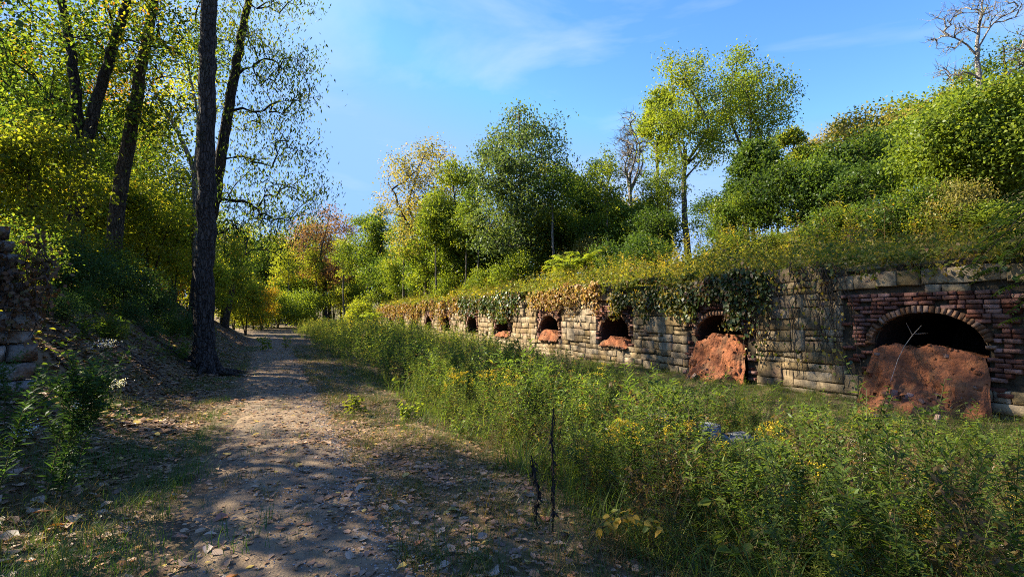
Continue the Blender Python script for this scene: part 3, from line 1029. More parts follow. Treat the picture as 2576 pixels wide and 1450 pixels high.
def grow(stems, lobes, clump_n, clump_r, leaf_l, leaf_w, droop=0.3, hmin=0.3, rtip=0.012, sides=9, tint0=0.45, tint_var=0.22,
         twigs=0, kink=0.12, flat=0.7, ridge=0.0, upbias=0.6):
    """stems: list of polylines (x,y,z,r); lobes: list of (centre, radii, number of twig ends).
    Returns wood arrays and leaf Geo"""
    wood, leaves = Geo(), Geo()
    node_p, node_par, chains = [], [], []
    for st in stems:
        q = resample(st, 0.35)
        wob = rng.normal(size=(len(q), 3)) * np.array((1, 1, 0)) * 0.02
        q[:, :3] += wob * min(1, q[0, 3] * 5)
        V, F = tube(q[:, :3], q[:, 3], sides)
        if ridge:
            nrm = unit(V.reshape(len(q), sides, 3) - q[:, None, :3])
            dis = np.array([[mnoise.noise((7 * n_[0], 7 * n_[1], q_[2] * 1.4)) + .5 * mnoise.noise((15 * n_[0], 15 * n_[1], q_[2] * 5)) for n_ in row_] for row_, q_ in zip(nrm, q)])
            V = (V.reshape(len(q), sides, 3) + nrm * (dis * ridge)[..., None] * q[:, None, 3:4]).reshape(-1, 3)
        wood.add(V, F)
        for p in q:
            if p[2] > hmin:
                node_p.append(p[:3]); node_par.append(-1)
    tips, lob = [], []
    for li, (c, r, n) in enumerate(lobes):
        tips.append(sample_lobe(n, c, r)); lob += [li] * n
    tips = np.concatenate(tips) if tips else np.zeros((0, 3))
    lob = np.array(lob)
    if len(node_p) == 0:
        node_p.append(np.asarray(stems[0][-1][:3], float)); node_par.append(-1)
    base_nodes = np.array(node_p)
    dmin = np.min(np.linalg.norm(tips[:, None] - base_nodes[None], axis=2), axis=1)
    order = np.argsort(dmin)
    cap = len(node_p) + len(tips) * 5
    NP = np.zeros((cap, 3)); NP[:len(node_p)] = base_nodes
    PAR = np.full(cap, -1); nn = len(node_p); nb = nn
    for ti in order:
        tp = tips[ti]
        dv = tp - NP[:nn]
        dist = np.linalg.norm(dv, axis=1)
        hz = np.linalg.norm(dv[:, :2], axis=1)
        cost = dist + upbias * np.maximum(0, -(dv[:, 2] - 0.35 * hz))
        j = int(np.argmin(cost))
        st_ = NP[j]
        k = int(np.clip(dist[j] / 0.5, 2, 5))
        pts = [st_]
        par = j
        idxs = [j]
        for q in range(1, k + 1):
            f = q / k
            p = st_ + (tp - st_) * f
            p = p + np.array((0, 0, 1)) * (math.sin(f * math.pi) * dist[j] * 0.10)
            if q < k:
                p = p + rng.normal(size=3) * dist[j] * kink * 0.35
            NP[nn] = p; PAR[nn] = par; par = nn; idxs.append(nn); nn += 1
            pts.append(p)
        chains.append((idxs, ti))
    cnt = np.zeros(nn)
    for idxs, _ in chains:
        cnt[idxs[-1]] += 1
    for q in range(nn - 1, nb - 1, -1):
        if PAR[q] >= 0:
            cnt[PAR[q]] += cnt[q]
    for idxs, ti in chains:
        pts = NP[idxs]
        rr = rtip * np.maximum(cnt[idxs], 1) ** 0.45
        rr[0] = min(rr[0], rr[1] * 1.15)
        rr[-1] *= 0.4
        V, F = tube(pts, rr, 4 if rr[0] < 0.03 else 6)
        wood.add(V, F)
        for _ in range(twigs):
            a = pts[rng.integers(1, len(pts))]
            d = unit(unit(pts[-1] - pts[0]) + rng.normal(size=3) * .7)
            ln_ = rng.uniform(.25, .8)
            V, F = tube([a, a + d * ln_ * .5 + rng.normal(size=3) * .04, a + d * ln_ + np.array((0, 0, .08))], [rtip * .6, rtip * .45, rtip * .2], 3)
            wood.add(V, F)
    if clump_n > 0 and len(tips):
        n = len(tips) * clump_n
        ids = np.repeat(np.arange(len(tips)), clump_n)
        C = tips[ids] + rng.normal(size=(n, 3)) * clump_r * np.array((1, 1, flat))
        Dr = rand_dirs(n)
        Dr[:, 2] -= droop
        cen = np.concatenate([np.repeat(np.asarray(c)[None], n_, 0) for c, r, n_ in lobes])
        outw = unit(C - cen[ids])
        Nm = unit(rand_dirs(n) * 0.75 + np.array((0, 0, 0.55)) + outw * 0.45)
        sz = leaf_l * rng.uniform(.65, 1.25, n)
        V, F = leaf_quads(C, Dr, Nm, sz, sz * leaf_w / leaf_l)
        lt = rng.normal(size=len(lobes)) * tint_var * .5
        tt = rng.normal(size=len(tips)) * tint_var * .6
        T = np.clip(tint0 + lt[lob][ids] + tt[ids] + rng.normal(size=n) * tint_var * .6, 0, 1)
        leaves.add(V, F, T)
    return wood, leaves


def envelope(zb, zt, Rr, k, n, shape='round'):
    """irregular lobes filling a crown"""
    out = []
    for q in range(k):
        f = (q + rng.random()) / k
        zz = zb + (zt - zb) * (0.12 + 0.76 * f)
        if shape == 'round':
            w = math.sin(math.pi * (0.18 + 0.72 * f)) ** 0.7
        elif shape == 'top':
            w = 0.45 + 0.65 * math.sin(math.pi * min(1, 0.15 + 0.75 * f)) * f ** .3
        else:
            w = (1 - f) ** 0.7 + 0.15
        a = rng.random() * 2 * math.pi if q % 2 == 0 else a + math.pi * rng.uniform(.7, 1.3)
        rad = Rr * w * (rng.uniform(0.35, 0.62) if k < 13 else rng.uniform(.26, .48))
        d = max(0, Rr * w - rad) * rng.uniform(.6, 1.0)
        out.append(((d * math.cos(a), d * math.sin(a), zz), (rad * 1.1, rad * 1.1, min(rad, (zt - zb) * .28) * rng.uniform(.7, 1)), max(4, int(n * rad * rad / (Rr * Rr) * 2.2 * 6 / k))))
    return out


def simple_stem(h, r, lean=(0, 0)):
    ks = np.linspace(0, 1, 6)
    b = rng.normal(size=2) * 0.02 * h
    return [(lean[0] * k * h + b[0] * math.sin(3 * k), lean[1] * k * h + b[1] * math.sin(3 * k), k * h, r * (1.25 if k == 0 else 1 - 0.72 * k)) for k in ks]


TPL = {}


def template(key, wood_mat, leaf_m, wood, leaves):
    TPL[key] = (wood.mesh('trunk', wood_mat, True), leaves.mesh('crown', leaf_m) if leaves.n else None)


def place(name, key, loc, label, cat, group=None, rz=0.0, sc=(1, 1, 1), leaf=None, barkm=None):
    e = empty(name, loc, label, cat, group, rz)
    e.scale = sc
    w, lv = TPL[key]
    for nm, me, mt in (('trunk' if cat != 'bush' else 'stems', w, barkm), ('crown' if cat != 'bush' else 'foliage', lv, leaf)):
        if me is None:
            continue
        o = bpy.data.objects.new(nm, me)
        link(o, e)
        if mt is not None:
            o.material_slots[0].link = 'OBJECT'
            o.material_slots[0].material = mt
    return e


def tree_px(name, u, Y, vtop, vbot, wpx, label, leaf, barkm, n=70, clump=45, leaf_l=0.24, shape='round', k=9, group=None, trunk_r=None, droop=.3,
            tint0=.45, tint_var=.22, clump_r=None, zlow=None, twigs=0, rtip=0.014, lw=0.55, cat='tree'):
    """a tree of its own, its size read off the photograph"""
    b = px(u, 800, Y)
    gz = ground_z(b[0], b[1])
    zt = px(u, vtop, Y)[2] - gz
    zb = max(0.4, px(u, vbot, Y)[2] - gz)
    Rr = wpx / FPX * Y / 2
    lob = envelope(zb, zt, Rr, k, n, shape)
    tr_ = trunk_r or max(.08, zt * .016)
    lean = (rng.normal() * .03, rng.normal() * .02)
    if shape == 'cone':
        st = [simple_stem(zt * .95, tr_, lean)]
    else:
        h0 = zb + .22 * (zt - zb)
        st = [simple_stem(h0, tr_, lean)]
        st[0] = [(x, y, z, tr_ * (1.25 - .55 * z / h0)) for x, y, z, _ in st[0]]
        big = sorted(lob, key=lambda q: -q[0][2])
        pick = [big[0]] + [big[q] for q in rng.choice(np.arange(1, len(big)), min(4, len(big) - 1), replace=False)]
        for c, r_, _ in pick:
            f0 = rng.uniform(.72, .98)
            p0 = np.array([np.interp(f0 * h0, [q[2] for q in st[0]], [q[d] for q in st[0]]) for d in range(3)])
            c = np.array(c)
            if c[2] < p0[2] + .4:
                continue
            mid = p0 * .5 + c * .5 + np.array((0, 0, -.06 * (c[2] - p0[2]))) + rng.normal(size=3) * .12 * np.linalg.norm(c - p0) * np.array((1, 1, .3))
            st.append([(*p0, tr_ * .55), (*mid, tr_ * .36), (*c, tr_ * .14)])
    clump, leaf_l = int(clump * 1.7), leaf_l * .76
    wood, lv = grow(st, lob, clump, clump_r or Rr * 0.115, leaf_l, leaf_l * lw, droop, hmin=zb * .8, rtip=rtip, tint0=tint0, tint_var=tint_var, twigs=twigs)
    e = empty(name, (b[0], b[1], gz - .05), label, cat, group)
    wood.build('trunk', barkm, e, True)
    if lv.n:
        lv.build('crown', leaf, e)
    return e


def hero(name, Y, stems_px, lobes_px, label, leaf, barkm, clump=50, clump_r=.5, leaf_l=.16, lw=.5, droop=.5, tint0=.45, tint_var=.25, sides=10,
         ridge=0.0, base_drop=0.0, rtip=.012, twigs=1, flare=1.25, cat='tree'):
    """a tree whose stems are traced: stems_px lists of (u, v, width)"""
    b = px(stems_px[0][0][0], stems_px[0][0][1], Y)
    gz = ground_z(b[0], b[1])
    base = np.array((b[0], b[1], gz - .1))
    stems = []
    for si, st in enumerate(stems_px):
        pl = []
        for (u, v, w, *dy) in st:
            p = px(u, v, Y + (dy[0] if dy else 0))
            pl.append([*(p - base), w / FPX * Y / 2])
        if si == 0:
            if pl[0][2] > 0.4:
                pl.insert(0, [pl[0][0], pl[0][1], 0.35, pl[0][3] * 1.05])
            pl.insert(0, [pl[0][0], pl[0][1], 0.0, pl[0][3] * flare])
        stems.append(pl)
    lobes = []
    for (u, v, dy, rad, n, *rest) in lobes_px:
        p = px(u, v, Y + dy) - base
        rz_ = rest[0] if rest else 0.75
        lobes.append((p, (rad, rad, rad * rz_), n))
    wood, lv = grow(stems, lobes, clump, clump_r, leaf_l, leaf_l * lw, droop, hmin=2.0, tint0=tint0, tint_var=tint_var, sides=sides, ridge=ridge, rtip=rtip, twigs=twigs)
    e = empty(name, base, label, cat)
    wood.build('trunk', barkm, e, True)
    if lv.n:
        lv.build('crown', leaf, e)
    return e


# the traced trees of the left woods
hero('forked_tree', 16, [[(183, 640, 42), (190, 540, 39), (202, 430, 36)], [(202, 430, 30), (196, 300, 25), (180, 130, 22), (150, -20, 18), (130, -160, 12)],
                         [(204, 430, 30), (232, 300, 26), (275, 150, 23), (325, -10, 18), (350, -150, 11)]],
     [(60, 110, -2, 2.2, 19), (170, 30, 1, 2.2, 18), (20, 330, -2, 2.0, 16), (270, 90, 1, 1.8, 18), (90, 250, 1, 1.7, 16), (330, 20, -1, 1.9, 18),
      (20, 480, -3, 1.5, 14), (240, 300, 2, 1.3, 9), (-60, 200, -1, 2.2, 18), (250, -200, 0, 2.6, 18), (100, -220, -1, 2.6, 14)],  # the topmost lobes, out of view, are added to help shade the wall
     'dark forked tree with two tall stems on the left bank', L['canopy'], M['bark_dark'], clump=78, clump_r=.42, leaf_l=.155)
hero('leaning_tree', 18, [[(285, 620, 36), (300, 480, 33), (335, 300, 29), (360, 150, 25), (385, 20, 20), (400, -110, 13)]],
     [(420, 120, 1, 2.2, 24), (350, 40, 2, 2.3, 22), (440, 300, 0, 1.7, 16), (330, 220, 2, 1.4, 10), (460, 20, 1, 1.8, 16), (300, 380, 2, 1.2, 8), (430, -230, 0, 2.6, 46), (560, -250, -.6, 2.5, 46), (490, -420, .5, 2.6, 40), (640, -300, 0, 2.2, 30)],  # unseen lobes above the frame added to throw shade on the near wall
     'grey barked tree leaning right behind the forked tree on the left bank', L['canopy'], M['bark_mid'], clump=78, clump_r=.42, leaf_l=.155)
hero('dark_tree', 13.3, [[(515, 945, 47), (515, 800, 44), (517, 600, 42), (519, 400, 40), (521, 200, 38), (526, 0, 36), (530, -200, 28), (534, -420, 16)]],
     [(500, -290, 0, 2.6, 44), (650, -330, 1, 2.6, 40), (400, -380, -1, 2.6, 36), (520, -560, 0, 3.0, 44), (680, -520, 1.5, 2.6, 36), (360, -560, -1, 2.6, 30)],  # crown out of view, enlarged so that it shades the near wall
     'thick dark straight trunk beside the path with furrowed bark', L['canopy'], M['bark_dark'], clump=44, clump_r=.6, leaf_l=.17, sides=30, ridge=.13, flare=1.6)
droot = bpy.data.objects['dark_tree']
for k in range(7):
    az = k * .9 + rng.normal() * .15
    rr_ = rng.uniform(.55, .95)
    pts = []
    for f, zz_ in ((.17, .55), (.27, .28), (.42, .13), (.42 + rr_ * .5, .06), (.42 + rr_, -.06)):
        x_, y_ = droot.location.x + math.cos(az) * f, droot.location.y + math.sin(az) * f
        pts.append((math.cos(az) * f, math.sin(az) * f, ground_z(x_, y_) - droot.location.z + zz_))
    V, F = tube(pts, [.10, .11, .085, .05, .02], 8, .25)
    mesh_obj('root', V, F, M['bark_dark'], droot, smooth=True)
hero('drooping_tree', 20, [[(482, 830, 30), (500, 700, 29), (530, 560, 28), (555, 400, 26), (585, 220, 23), (605, 100, 20), (628, -10, 16), (640, -150, 9)]],
     [(650, 60, 0, 1.7, 20), (700, 150, -1, 1.7, 22), (740, 230, 0, 1.3, 14), (600, 260, 1, 1.6, 18), (680, 330, 0, 1.7, 18), (740, 400, 0, 1.1, 10), (640, 460, 0, 1.8, 22),
      (720, 500, 0, 1.5, 16), (590, 560, 1, 1.6, 18), (660, 590, 0, 1.6, 18), (770, 480, 0, .8, 7), (680, -60, 0, 1.9, 18), (755, 170, 0, .8, 6), (560, 100, 1, 1.5, 14)],
     'slender tree with drooping fine leaves spreading over the path behind the dark trunk', L['green'], M['bark_dark'], clump=44, clump_r=.42, leaf_l=.17, lw=.32, droop=1.3, twigs=2)
hero('pale_sapling', 24, [[(492, 790, 16), (490, 600, 15), (492, 430, 13), (440, 320, 9), (375, 200, 6)], [(492, 440, 10), (500, 300, 7), (470, 150, 4)]],
     [(430, 420, 0, 1.3, 12), (500, 480, 1, 1.2, 10), (380, 300, 0, 1.5, 12), (470, 240, 1, 1.5, 12), (520, 150, 1, 1.6, 14)],
     'thin pale trunk with one long limb reaching left behind the dark trunk', L['ygreen'], M['bark_pale'], clump=60, clump_r=.5, leaf_l=.2)

# trees behind the wall, read off one by one
tree_px('rust_tree', 820, 76, 505, 740, 200, 'rust red thinning tree beyond the far end of the wall', L['rust'], M['bark_mid'], n=130, clump=24, leaf_l=.42, twigs=2, k=12, tint_var=.4)
tree_px('round_tree', 930, 66, 498, 720, 150, 'rounded green tree left of the tall straw coloured tree', L['green'], M['bark_dark'], n=80, clump=46, leaf_l=.38, tint0=.6)
tree_px('straw_tree', 1075, 45, 312, 680, 270, 'tall open tree with straw coloured leaves and bare limbs showing', L['straw'], M['bark_mid'], n=190, clump=34, leaf_l=.28, k=18, trunk_r=.26, rtip=.02, tint0=.6)
tree_px('green_tree', 1145, 40, 380, 720, 200, 'bright green narrow tree between the straw tree and the great oak', L['bright'], M['bark_dark'], n=95, clump=60, leaf_l=.26, k=11, trunk_r=.22)
tree_px('great_oak', 1312, 33, 236, 690, 325, 'great rounded oak with grey green leaves behind the middle of the wall', L['oak'], M['bark_pale'], n=240, clump=46, leaf_l=.26, k=22, trunk_r=.24, droop=.7, rtip=.018)
tree_px('medium_tree', 1488, 37, 380, 690, 190, 'medium dark green tree right of the great oak', L['green'], M['bark_dark'], n=90, clump=56, leaf_l=.27, k=10, tint0=.35)
tree_px('bare_tree', 1600, 34, 265, 480, 130, 'leafless grey tree left of the tall poplars', L['straw'], M['bark_grey'], n=110, clump=0, k=10, twigs=4, trunk_r=.14, rtip=.019, shape='top')
tree_px('poplar', 1735, 30, 98, 455, 285, 'tallest yellow green poplar with a long bare pale trunk', L['bright'], M['bark_pale'], n=150, clump=46, leaf_l=.21, k=18, trunk_r=.17, tint0=.52, droop=.5)
tree_px('poplar', 1880, 31, 112, 430, 275, 'second tall poplar with crown tilting right beside the tallest one', L['bright'], M['bark_pale'], n=140, clump=44, leaf_l=.21, k=17, trunk_r=.16, tint0=.48, droop=.5)
tree_px('poplar', 1668, 32, 190, 400, 110, 'slim poplar left of the tallest one behind the bare tree', L['bright'], M['bark_pale'], n=80, clump=40, leaf_l=.21, k=13, trunk_r=.13, tint0=.7, droop=.5)
tree_px('dark_maple', 1905, 24, 335, 580, 165, 'dark green dense tree below the second poplar', L['deep'], M['bark_dark'], n=105, clump=60, leaf_l=.2, k=11)
tree_px('mixed_tree', 2020, 26, 290, 560, 150, 'thin olive green tree with upright shoots right of the dark maple', L['green'], M['bark_dark'], n=70, clump=40, leaf_l=.2, k=9, tint0=.5, tint_var=.35)
tree_px('tan_tree', 2110, 34, 290, 560, 190, 'tan and yellow thinning tree on the hill behind the maple', L['straw'], M['bark_mid'], n=80, clump=40, leaf_l=.24, k=10, tint0=.7)
tree_px('pine', 2205, 44, 290, 560, 130, 'blue green pine standing on the hilltop behind the tan tree', L['pine'], M['bark_mid'], n=130, clump=60, leaf_l=.3, lw=.14, shape='cone', k=12, droop=0.0)
tree_px('amber_tree', 2270, 36, 285, 560, 130, 'amber leaved tree between the pine and the broad maple', L['straw'], M['bark_mid'], n=70, clump=44, leaf_l=.24, k=8, tint0=.3)
tree_px('broad_maple', 2470, 16, 205, 640, 420, 'broad bright green maple filling the right edge above the wall', L['bright'], M['bark_dark'], n=240, clump=80, leaf_l=.135, k=20, trunk_r=.16, lw=.75, tint0=.4)
hero('bare_snag_tree', 26, [[(2470, 420, 17), (2466, 220, 14), (2455, 130, 9), (2462, 60, 6), (2478, -20, 3)], [(2457, 140, 6), (2425, 100, 4), (2385, 90, 2)], [(2456, 130, 5), (2500, 50, 3.5), (2560, 25, 2)]],
     [(2400, 90, 0, 1.0, 30), (2450, 40, 0, 1.0, 22), (2520, 30, 0, 1.0, 22), (2390, 180, 0, .7, 14), (2490, -20, 0, .9, 14), (2380, 40, 0, .8, 14)],
     'bare pale snag rising above the broad maple at the right', L['straw'], M['bark_grey'], clump=1, clump_r=.2, leaf_l=.16, twigs=4, rtip=.018)
hero('bare_edge_tree', 24, [[(2640, 420, 18), (2636, 200, 14), (2610, 120, 8), (2565, 130, 4)]],
     [(2560, 140, 0, .7, 12), (2590, 80, 0, .6, 8), (2570, 180, 0, .5, 6)],
     'bare branching tree cut off by the right edge above the maple', L['straw'], M['bark_grey'], clump=1, clump_r=.2, leaf_l=.16, twigs=4, rtip=.018)

# templates for the woods behind
lob = envelope(2.2, 11, 3.4, 12, 85)
template('round', M['bark_dark'], L['green'], *grow([simple_stem(10, .2)], lob, 56, .42, .20, .125, hmin=2))
lob = envelope(4, 14, 2.9, 10, 65, 'top')
template('tall', M['bark_mid'], L['green'], *grow([simple_stem(13, .2)], lob, 52, .40, .20, .12, hmin=4))
lob = envelope(.6, 5.4, 2.3, 9, 60)
template('understory', M['bark_mid'], L['green'], *grow([simple_stem(4.6, .07), simple_stem(4, .05, (.2, .1))], lob, 58, .30, .15, .10, hmin=.6, rtip=.008))
lob = envelope(.1, 2.2, 1.5, 7, 50)
template('shrub', M['bark_mid'], L['green'], *grow([simple_stem(1.6, .03), simple_stem(1.4, .03, (.3, .1)), simple_stem(1.4, .03, (-.3, .2))], lob, 80, .22, .095, .06, hmin=.2, rtip=.005))
lob = envelope(.1, 2.0, 1.6, 8, 60)
template('bramble', M['bark_mid'], L['green'], *grow([simple_stem(1.5, .02), simple_stem(1.2, .02, (.5, .1)), simple_stem(1.2, .02, (-.4, -.3))], lob, 60, .24, .085, .05, hmin=.2, rtip=.004))


MARKS = [(60, 'the forked tree on its left'), (185, 'the forked tree'), (300, 'the leaning tree'), (515, 'the dark trunk'), (640, 'the bend of the path'), (820, 'the rust red tree'), (930, 'the rounded green tree'), (1062, 'the straw coloured tree'),
         (1140, 'the bright narrow tree'), (1312, 'the great oak'), (1488, 'the medium tree'), (1600, 'the leafless tree'), (1735, 'the tallest poplar'), (1868, 'the second poplar'), (1950, 'the dark maple'), (2030, 'the olive tree'), (2110, 'the tan tree'),
         (2205, 'the pine'), (2280, 'the amber tree'), (2470, 'the broad maple')]
TONE = {'canopy': 'half turned', 'ygreen': 'yellow green', 'autumn': 'orange and yellow', 'deep': 'dark green', 'green': 'mid green', 'bright': 'bright green', 'straw': 'straw coloured', 'rust': 'rusty', 'dark': 'very dark green'}
SAID = {}


def say(what, lf, u, Y):
    k = min(MARKS, key=lambda q: abs(q[0] - u))
    side = 'in line with' if abs(k[0] - u) < 25 else 'left of' if u < k[0] else 'right of'
    s_ = f'{TONE[lf]} {what} {side} {k[1]}'
    SAID.setdefault(s_, 0)
    SAID[s_] += 1
    return s_ if SAID[s_] == 1 else f'{s_}, {"the one beyond" if SAID[s_] == 2 else "the farthest one"}'


lob = envelope(5.2, 10.5, 1.9, 8, 36)
template('slender', M['bark_pale'], L['bright'], *grow([simple_stem(9.5, .11)], lob, 50, .36, .17, .11, hmin=5))


def put(name, key, u, Y, label, cat, group, leaf, sc=1.0, szz=None, barkm=None, dz=-.05):
    x = (u - CU) / FPX * Y
    k = sc if szz is None else szz
    return place(name, key, (x, Y, ground_z(x, Y) + dz), label, cat, group, rng.random() * 6.28, (sc, sc, k), leaf, barkm)


# woods on the left bank, deeper in
WL = 'turning green and yellow tree in the left woods behind the nearer trunks'
for u, Y, key, lf, sc in [(30, 26, 'tall', 'ygreen', 1.1), (240, 29, 'tall', 'canopy', 1.15), (345, 36, 'tall', 'ygreen', 1.2), (430, 31, 'round', 'ygreen', .8),
                          (100, 40, 'tall', 'canopy', 1.5), (290, 46, 'tall', 'bright', 1.5), (450, 44, 'tall', 'canopy', 1.05), (-80, 20, 'tall', 'canopy', 1.0), (560, 42, 'round', 'canopy', .8), (500, 56, 'tall', 'ygreen', 1.1)]:
    put('woodland_tree', key, u, Y, say('woodland tree', lf, u, Y), 'tree', 'trees of the left woods', L[lf], sc, barkm=M['bark_dark'])
UL = 'yellow green understory sapling in the left woods'
for u, Y, lf, sc in [(60, 13, 'ygreen', .8), (120, 20, 'ygreen', .9), (240, 21, 'ygreen', .9), (370, 23, 'ygreen', 1.0), (440, 26, 'ygreen', .95), (330, 28, 'ygreen', 1.1), (560, 34, 'ygreen', .9), (620, 40, 'ygreen', .9),
                     (590, 50, 'ygreen', 1.2), (660, 56, 'autumn', 1.0), (400, 34, 'autumn', 1.2), (20, 18, 'ygreen', 1.0), (180, 26, 'ygreen', 1.2), (470, 36, 'autumn', 1.0), (520, 30, 'ygreen', .8)]:
    put('understory_tree', 'understory', u, Y, say('understory sapling', lf, u, Y), 'tree', 'saplings of the left woods', L[lf], sc)
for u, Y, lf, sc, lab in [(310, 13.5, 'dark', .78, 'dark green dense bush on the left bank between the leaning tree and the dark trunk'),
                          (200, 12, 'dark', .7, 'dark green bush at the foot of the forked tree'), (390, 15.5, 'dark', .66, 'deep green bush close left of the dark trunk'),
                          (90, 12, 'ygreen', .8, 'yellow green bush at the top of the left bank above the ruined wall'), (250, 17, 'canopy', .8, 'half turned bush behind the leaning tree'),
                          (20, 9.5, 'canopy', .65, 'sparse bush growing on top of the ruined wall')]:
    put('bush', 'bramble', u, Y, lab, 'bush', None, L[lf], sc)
# the far end of the path
for u, Y, key, lf, sc, lab in [(700, 62, 'shrub', 'bright', 2.2, 'bright green sumac thicket beyond the bend of the path'), (640, 58, 'shrub', 'ygreen', 1.7, 'yellow green bush at the bend of the path'),
                               (770, 66, 'shrub', 'bright', 2.4, 'broad green bush in front of the rust red tree'), (880, 70, 'understory', 'ygreen', 1.3, 'yellow green sapling right of the rust red tree'),
                               (600, 64, 'understory', 'canopy', 1.2, 'sapling overhanging the far bend of the path'), (910, 64, 'shrub', 'ygreen', 1.7, 'yellow green bush by the far end of the wall')]:
    put('bush' if key == 'shrub' else 'sapling', key, u, Y, lab, 'bush' if key == 'shrub' else 'tree', None, L[lf], sc)
FL = 'far tree in the wood beyond the end of the path'
for u, Y, key, lf, sc in [(560, 90, 'round', 'canopy', 1.3), (640, 95, 'round', 'autumn', 1.2), (700, 84, 'round', 'deep', 1.0), (760, 100, 'round', 'rust', 1.2), (860, 92, 'tall', 'canopy', .9), (900, 110, 'round', 'green', 1.0),
                          (980, 88, 'round', 'canopy', .85), (740, 80, 'understory', 'autumn', 1.7), (1040, 80, 'round', 'green', .8), (480, 80, 'round', 'canopy', 1.4), (400, 75, 'round', 'ygreen', 1.5), (670, 78, 'round', 'canopy', 1.25), (730, 88, 'round', 'ygreen', 1.4), (790, 84, 'round', 'deep', 1.2), (840, 86, 'understory', 'autumn', 1.8), (610, 82, 'round', 'canopy', 1.5), (690, 100, 'tall', 'rust', 1.3), (780, 76, 'understory', 'ygreen', 1.5), (720, 72, 'understory', 'canopy', 1.5), (650, 92, 'round', 'ygreen', 1.75), (740, 98, 'round', 'canopy', 1.8), (830, 100, 'round', 'green', 1.7), (880, 84, 'round', 'canopy', 1.25), (960, 82, 'round', 'green', 1.35), (1010, 92, 'round', 'ygreen', 1.5), (1060, 84, 'round', 'green', 1.3), (1110, 76, 'round', 'canopy', 1.2), (580, 100, 'round', 'ygreen', 1.9), (900, 100, 'round', 'autumn', 1.4), (770, 110, 'tall', 'ygreen', 1.7)]:
    put('far_tree', key, u, Y, say('far tree', lf, u, Y), 'tree', 'far trees beyond the path', L[lf], sc)
# understory behind the wall
BL = 'small leafy tree in the thicket on the slope behind the wall'
for u, Y, key, lf, sc in [(1000, 54, 'understory', 'bright', 1.1), (1060, 50, 'understory', 'green', 1.2), (1120, 46, 'understory', 'green', 1.0), (1180, 42, 'understory', 'green', 1.0), (1230, 38, 'understory', 'green', 1.0),
                          (1290, 40, 'understory', 'bright', 1.2), (1350, 36, 'understory', 'green', .9), (1400, 33, 'understory', 'canopy', 1.0), (1440, 38, 'understory', 'green', 1.2), (1500, 31, 'understory', 'green', .9),
                          (1550, 42, 'understory', 'straw', 1.4), (1580, 29, 'understory', 'green', .9), (1640, 33, 'understory', 'bright', 1.0), (1660, 26, 'understory', 'deep', .7), 
                          (1810, 25, 'understory', 'deep', .7), (1850, 22, 'understory', 'green', .6), (1960, 21, 'understory', 'deep', .8), (2060, 20, 'understory', 'deep', .75),
                          (2150, 22, 'understory', 'deep', .9), (2200, 18, 'understory', 'deep', .6), (2240, 27, 'understory', 'straw', 1.2), (2310, 24, 'understory', 'deep', .9), (2340, 30, 'understory', 'bright', 1.3),
                          (1450, 48, 'round', 'straw', .7), (1540, 54, 'understory', 'straw', 1.5), (1640, 50, 'understory', 'straw', 1.3), (2080, 50, 'round', 'canopy', .7), (2160, 48, 'round', 'straw', .6),
                          (2330, 40, 'round', 'green', .7), (1380, 56, 'round', 'canopy', .8), (1230, 62, 'round', 'green', .8), (2560, 30, 'round', 'green', .8), (2450, 36, 'round', 'canopy', .8), (1010, 60, 'round', 'green', .95), (1400, 44, 'round', 'green', .8), (1550, 38, 'round', 'green', .6), (1390, 34, 'understory', 'bright', 1.2), (1210, 40, 'understory', 'bright', 1.3), (1080, 44, 'understory', 'bright', 1.3), (960, 58, 'understory', 'green', 1.4), ]:
    put('thicket_tree', key, u, Y, say('thicket tree behind the wall', lf, u, Y), 'tree', 'small trees behind the wall', L[lf], sc)
SL = 'leafy shrub on the bank top behind the wall'
for u, Y, lf, sc in [(1130, 40, 'bright', 1.2), (1210, 36, 'bright', 1.2), (1300, 31, 'bright', 1.1), (1420, 28, 'ygreen', 1.0), (1530, 25.5, 'deep', 1.0), (1620, 23.5, 'deep', .95), 
                     (1850, 18.5, 'green', .8), (1940, 17.5, 'bright', .8), (2100, 16, 'green', .8), (2260, 15, 'deep', .8), (2340, 14, 'canopy', .7), (2420, 13.5, 'straw', .7),
                     (2500, 12.8, 'bright', .7), (1580, 29, 'straw', 1.1), (1480, 30, 'straw', 1.2), (2130, 19, 'straw', 1.1)]:
    put('shrub', 'shrub', u, Y, say('shrub on the bank top', lf, u, Y), 'bush', 'shrubs on the bank top', L[lf], sc * rng.uniform(.55, 1.1), sc * rng.uniform(.6, 1.25))
for u, Y, lf, sc in [(1015, 50, 'bright', 1.1), (1098, 39, 'green', .8), (1170, 37, 'bright', .75), (1195, 36, 'green', .8), (1400, 30, 'green', .85), (1530, 29, 'bright', .7), (1650, 30, 'green', .62), (1690, 28, 'bright', .6),
                     (720, 70, 'ygreen', 1.2), (790, 72, 'ygreen', 1.1), (870, 66, 'bright', 1.2)]:
    put('slender_tree', 'slender', u, Y, say('slender thin trunked tree', lf, u, Y), 'tree', 'slender trees behind the wall', L[lf], sc, sc * rng.uniform(.9, 1.15))
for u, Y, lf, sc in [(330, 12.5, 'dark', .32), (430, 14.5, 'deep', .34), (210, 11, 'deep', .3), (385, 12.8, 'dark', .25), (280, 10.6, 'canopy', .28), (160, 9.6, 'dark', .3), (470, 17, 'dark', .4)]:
    put('low_bush', 'bramble', u, Y, say('low bush on the bank', lf, u, Y), 'bush', 'low bushes on the bank', L[lf], sc)
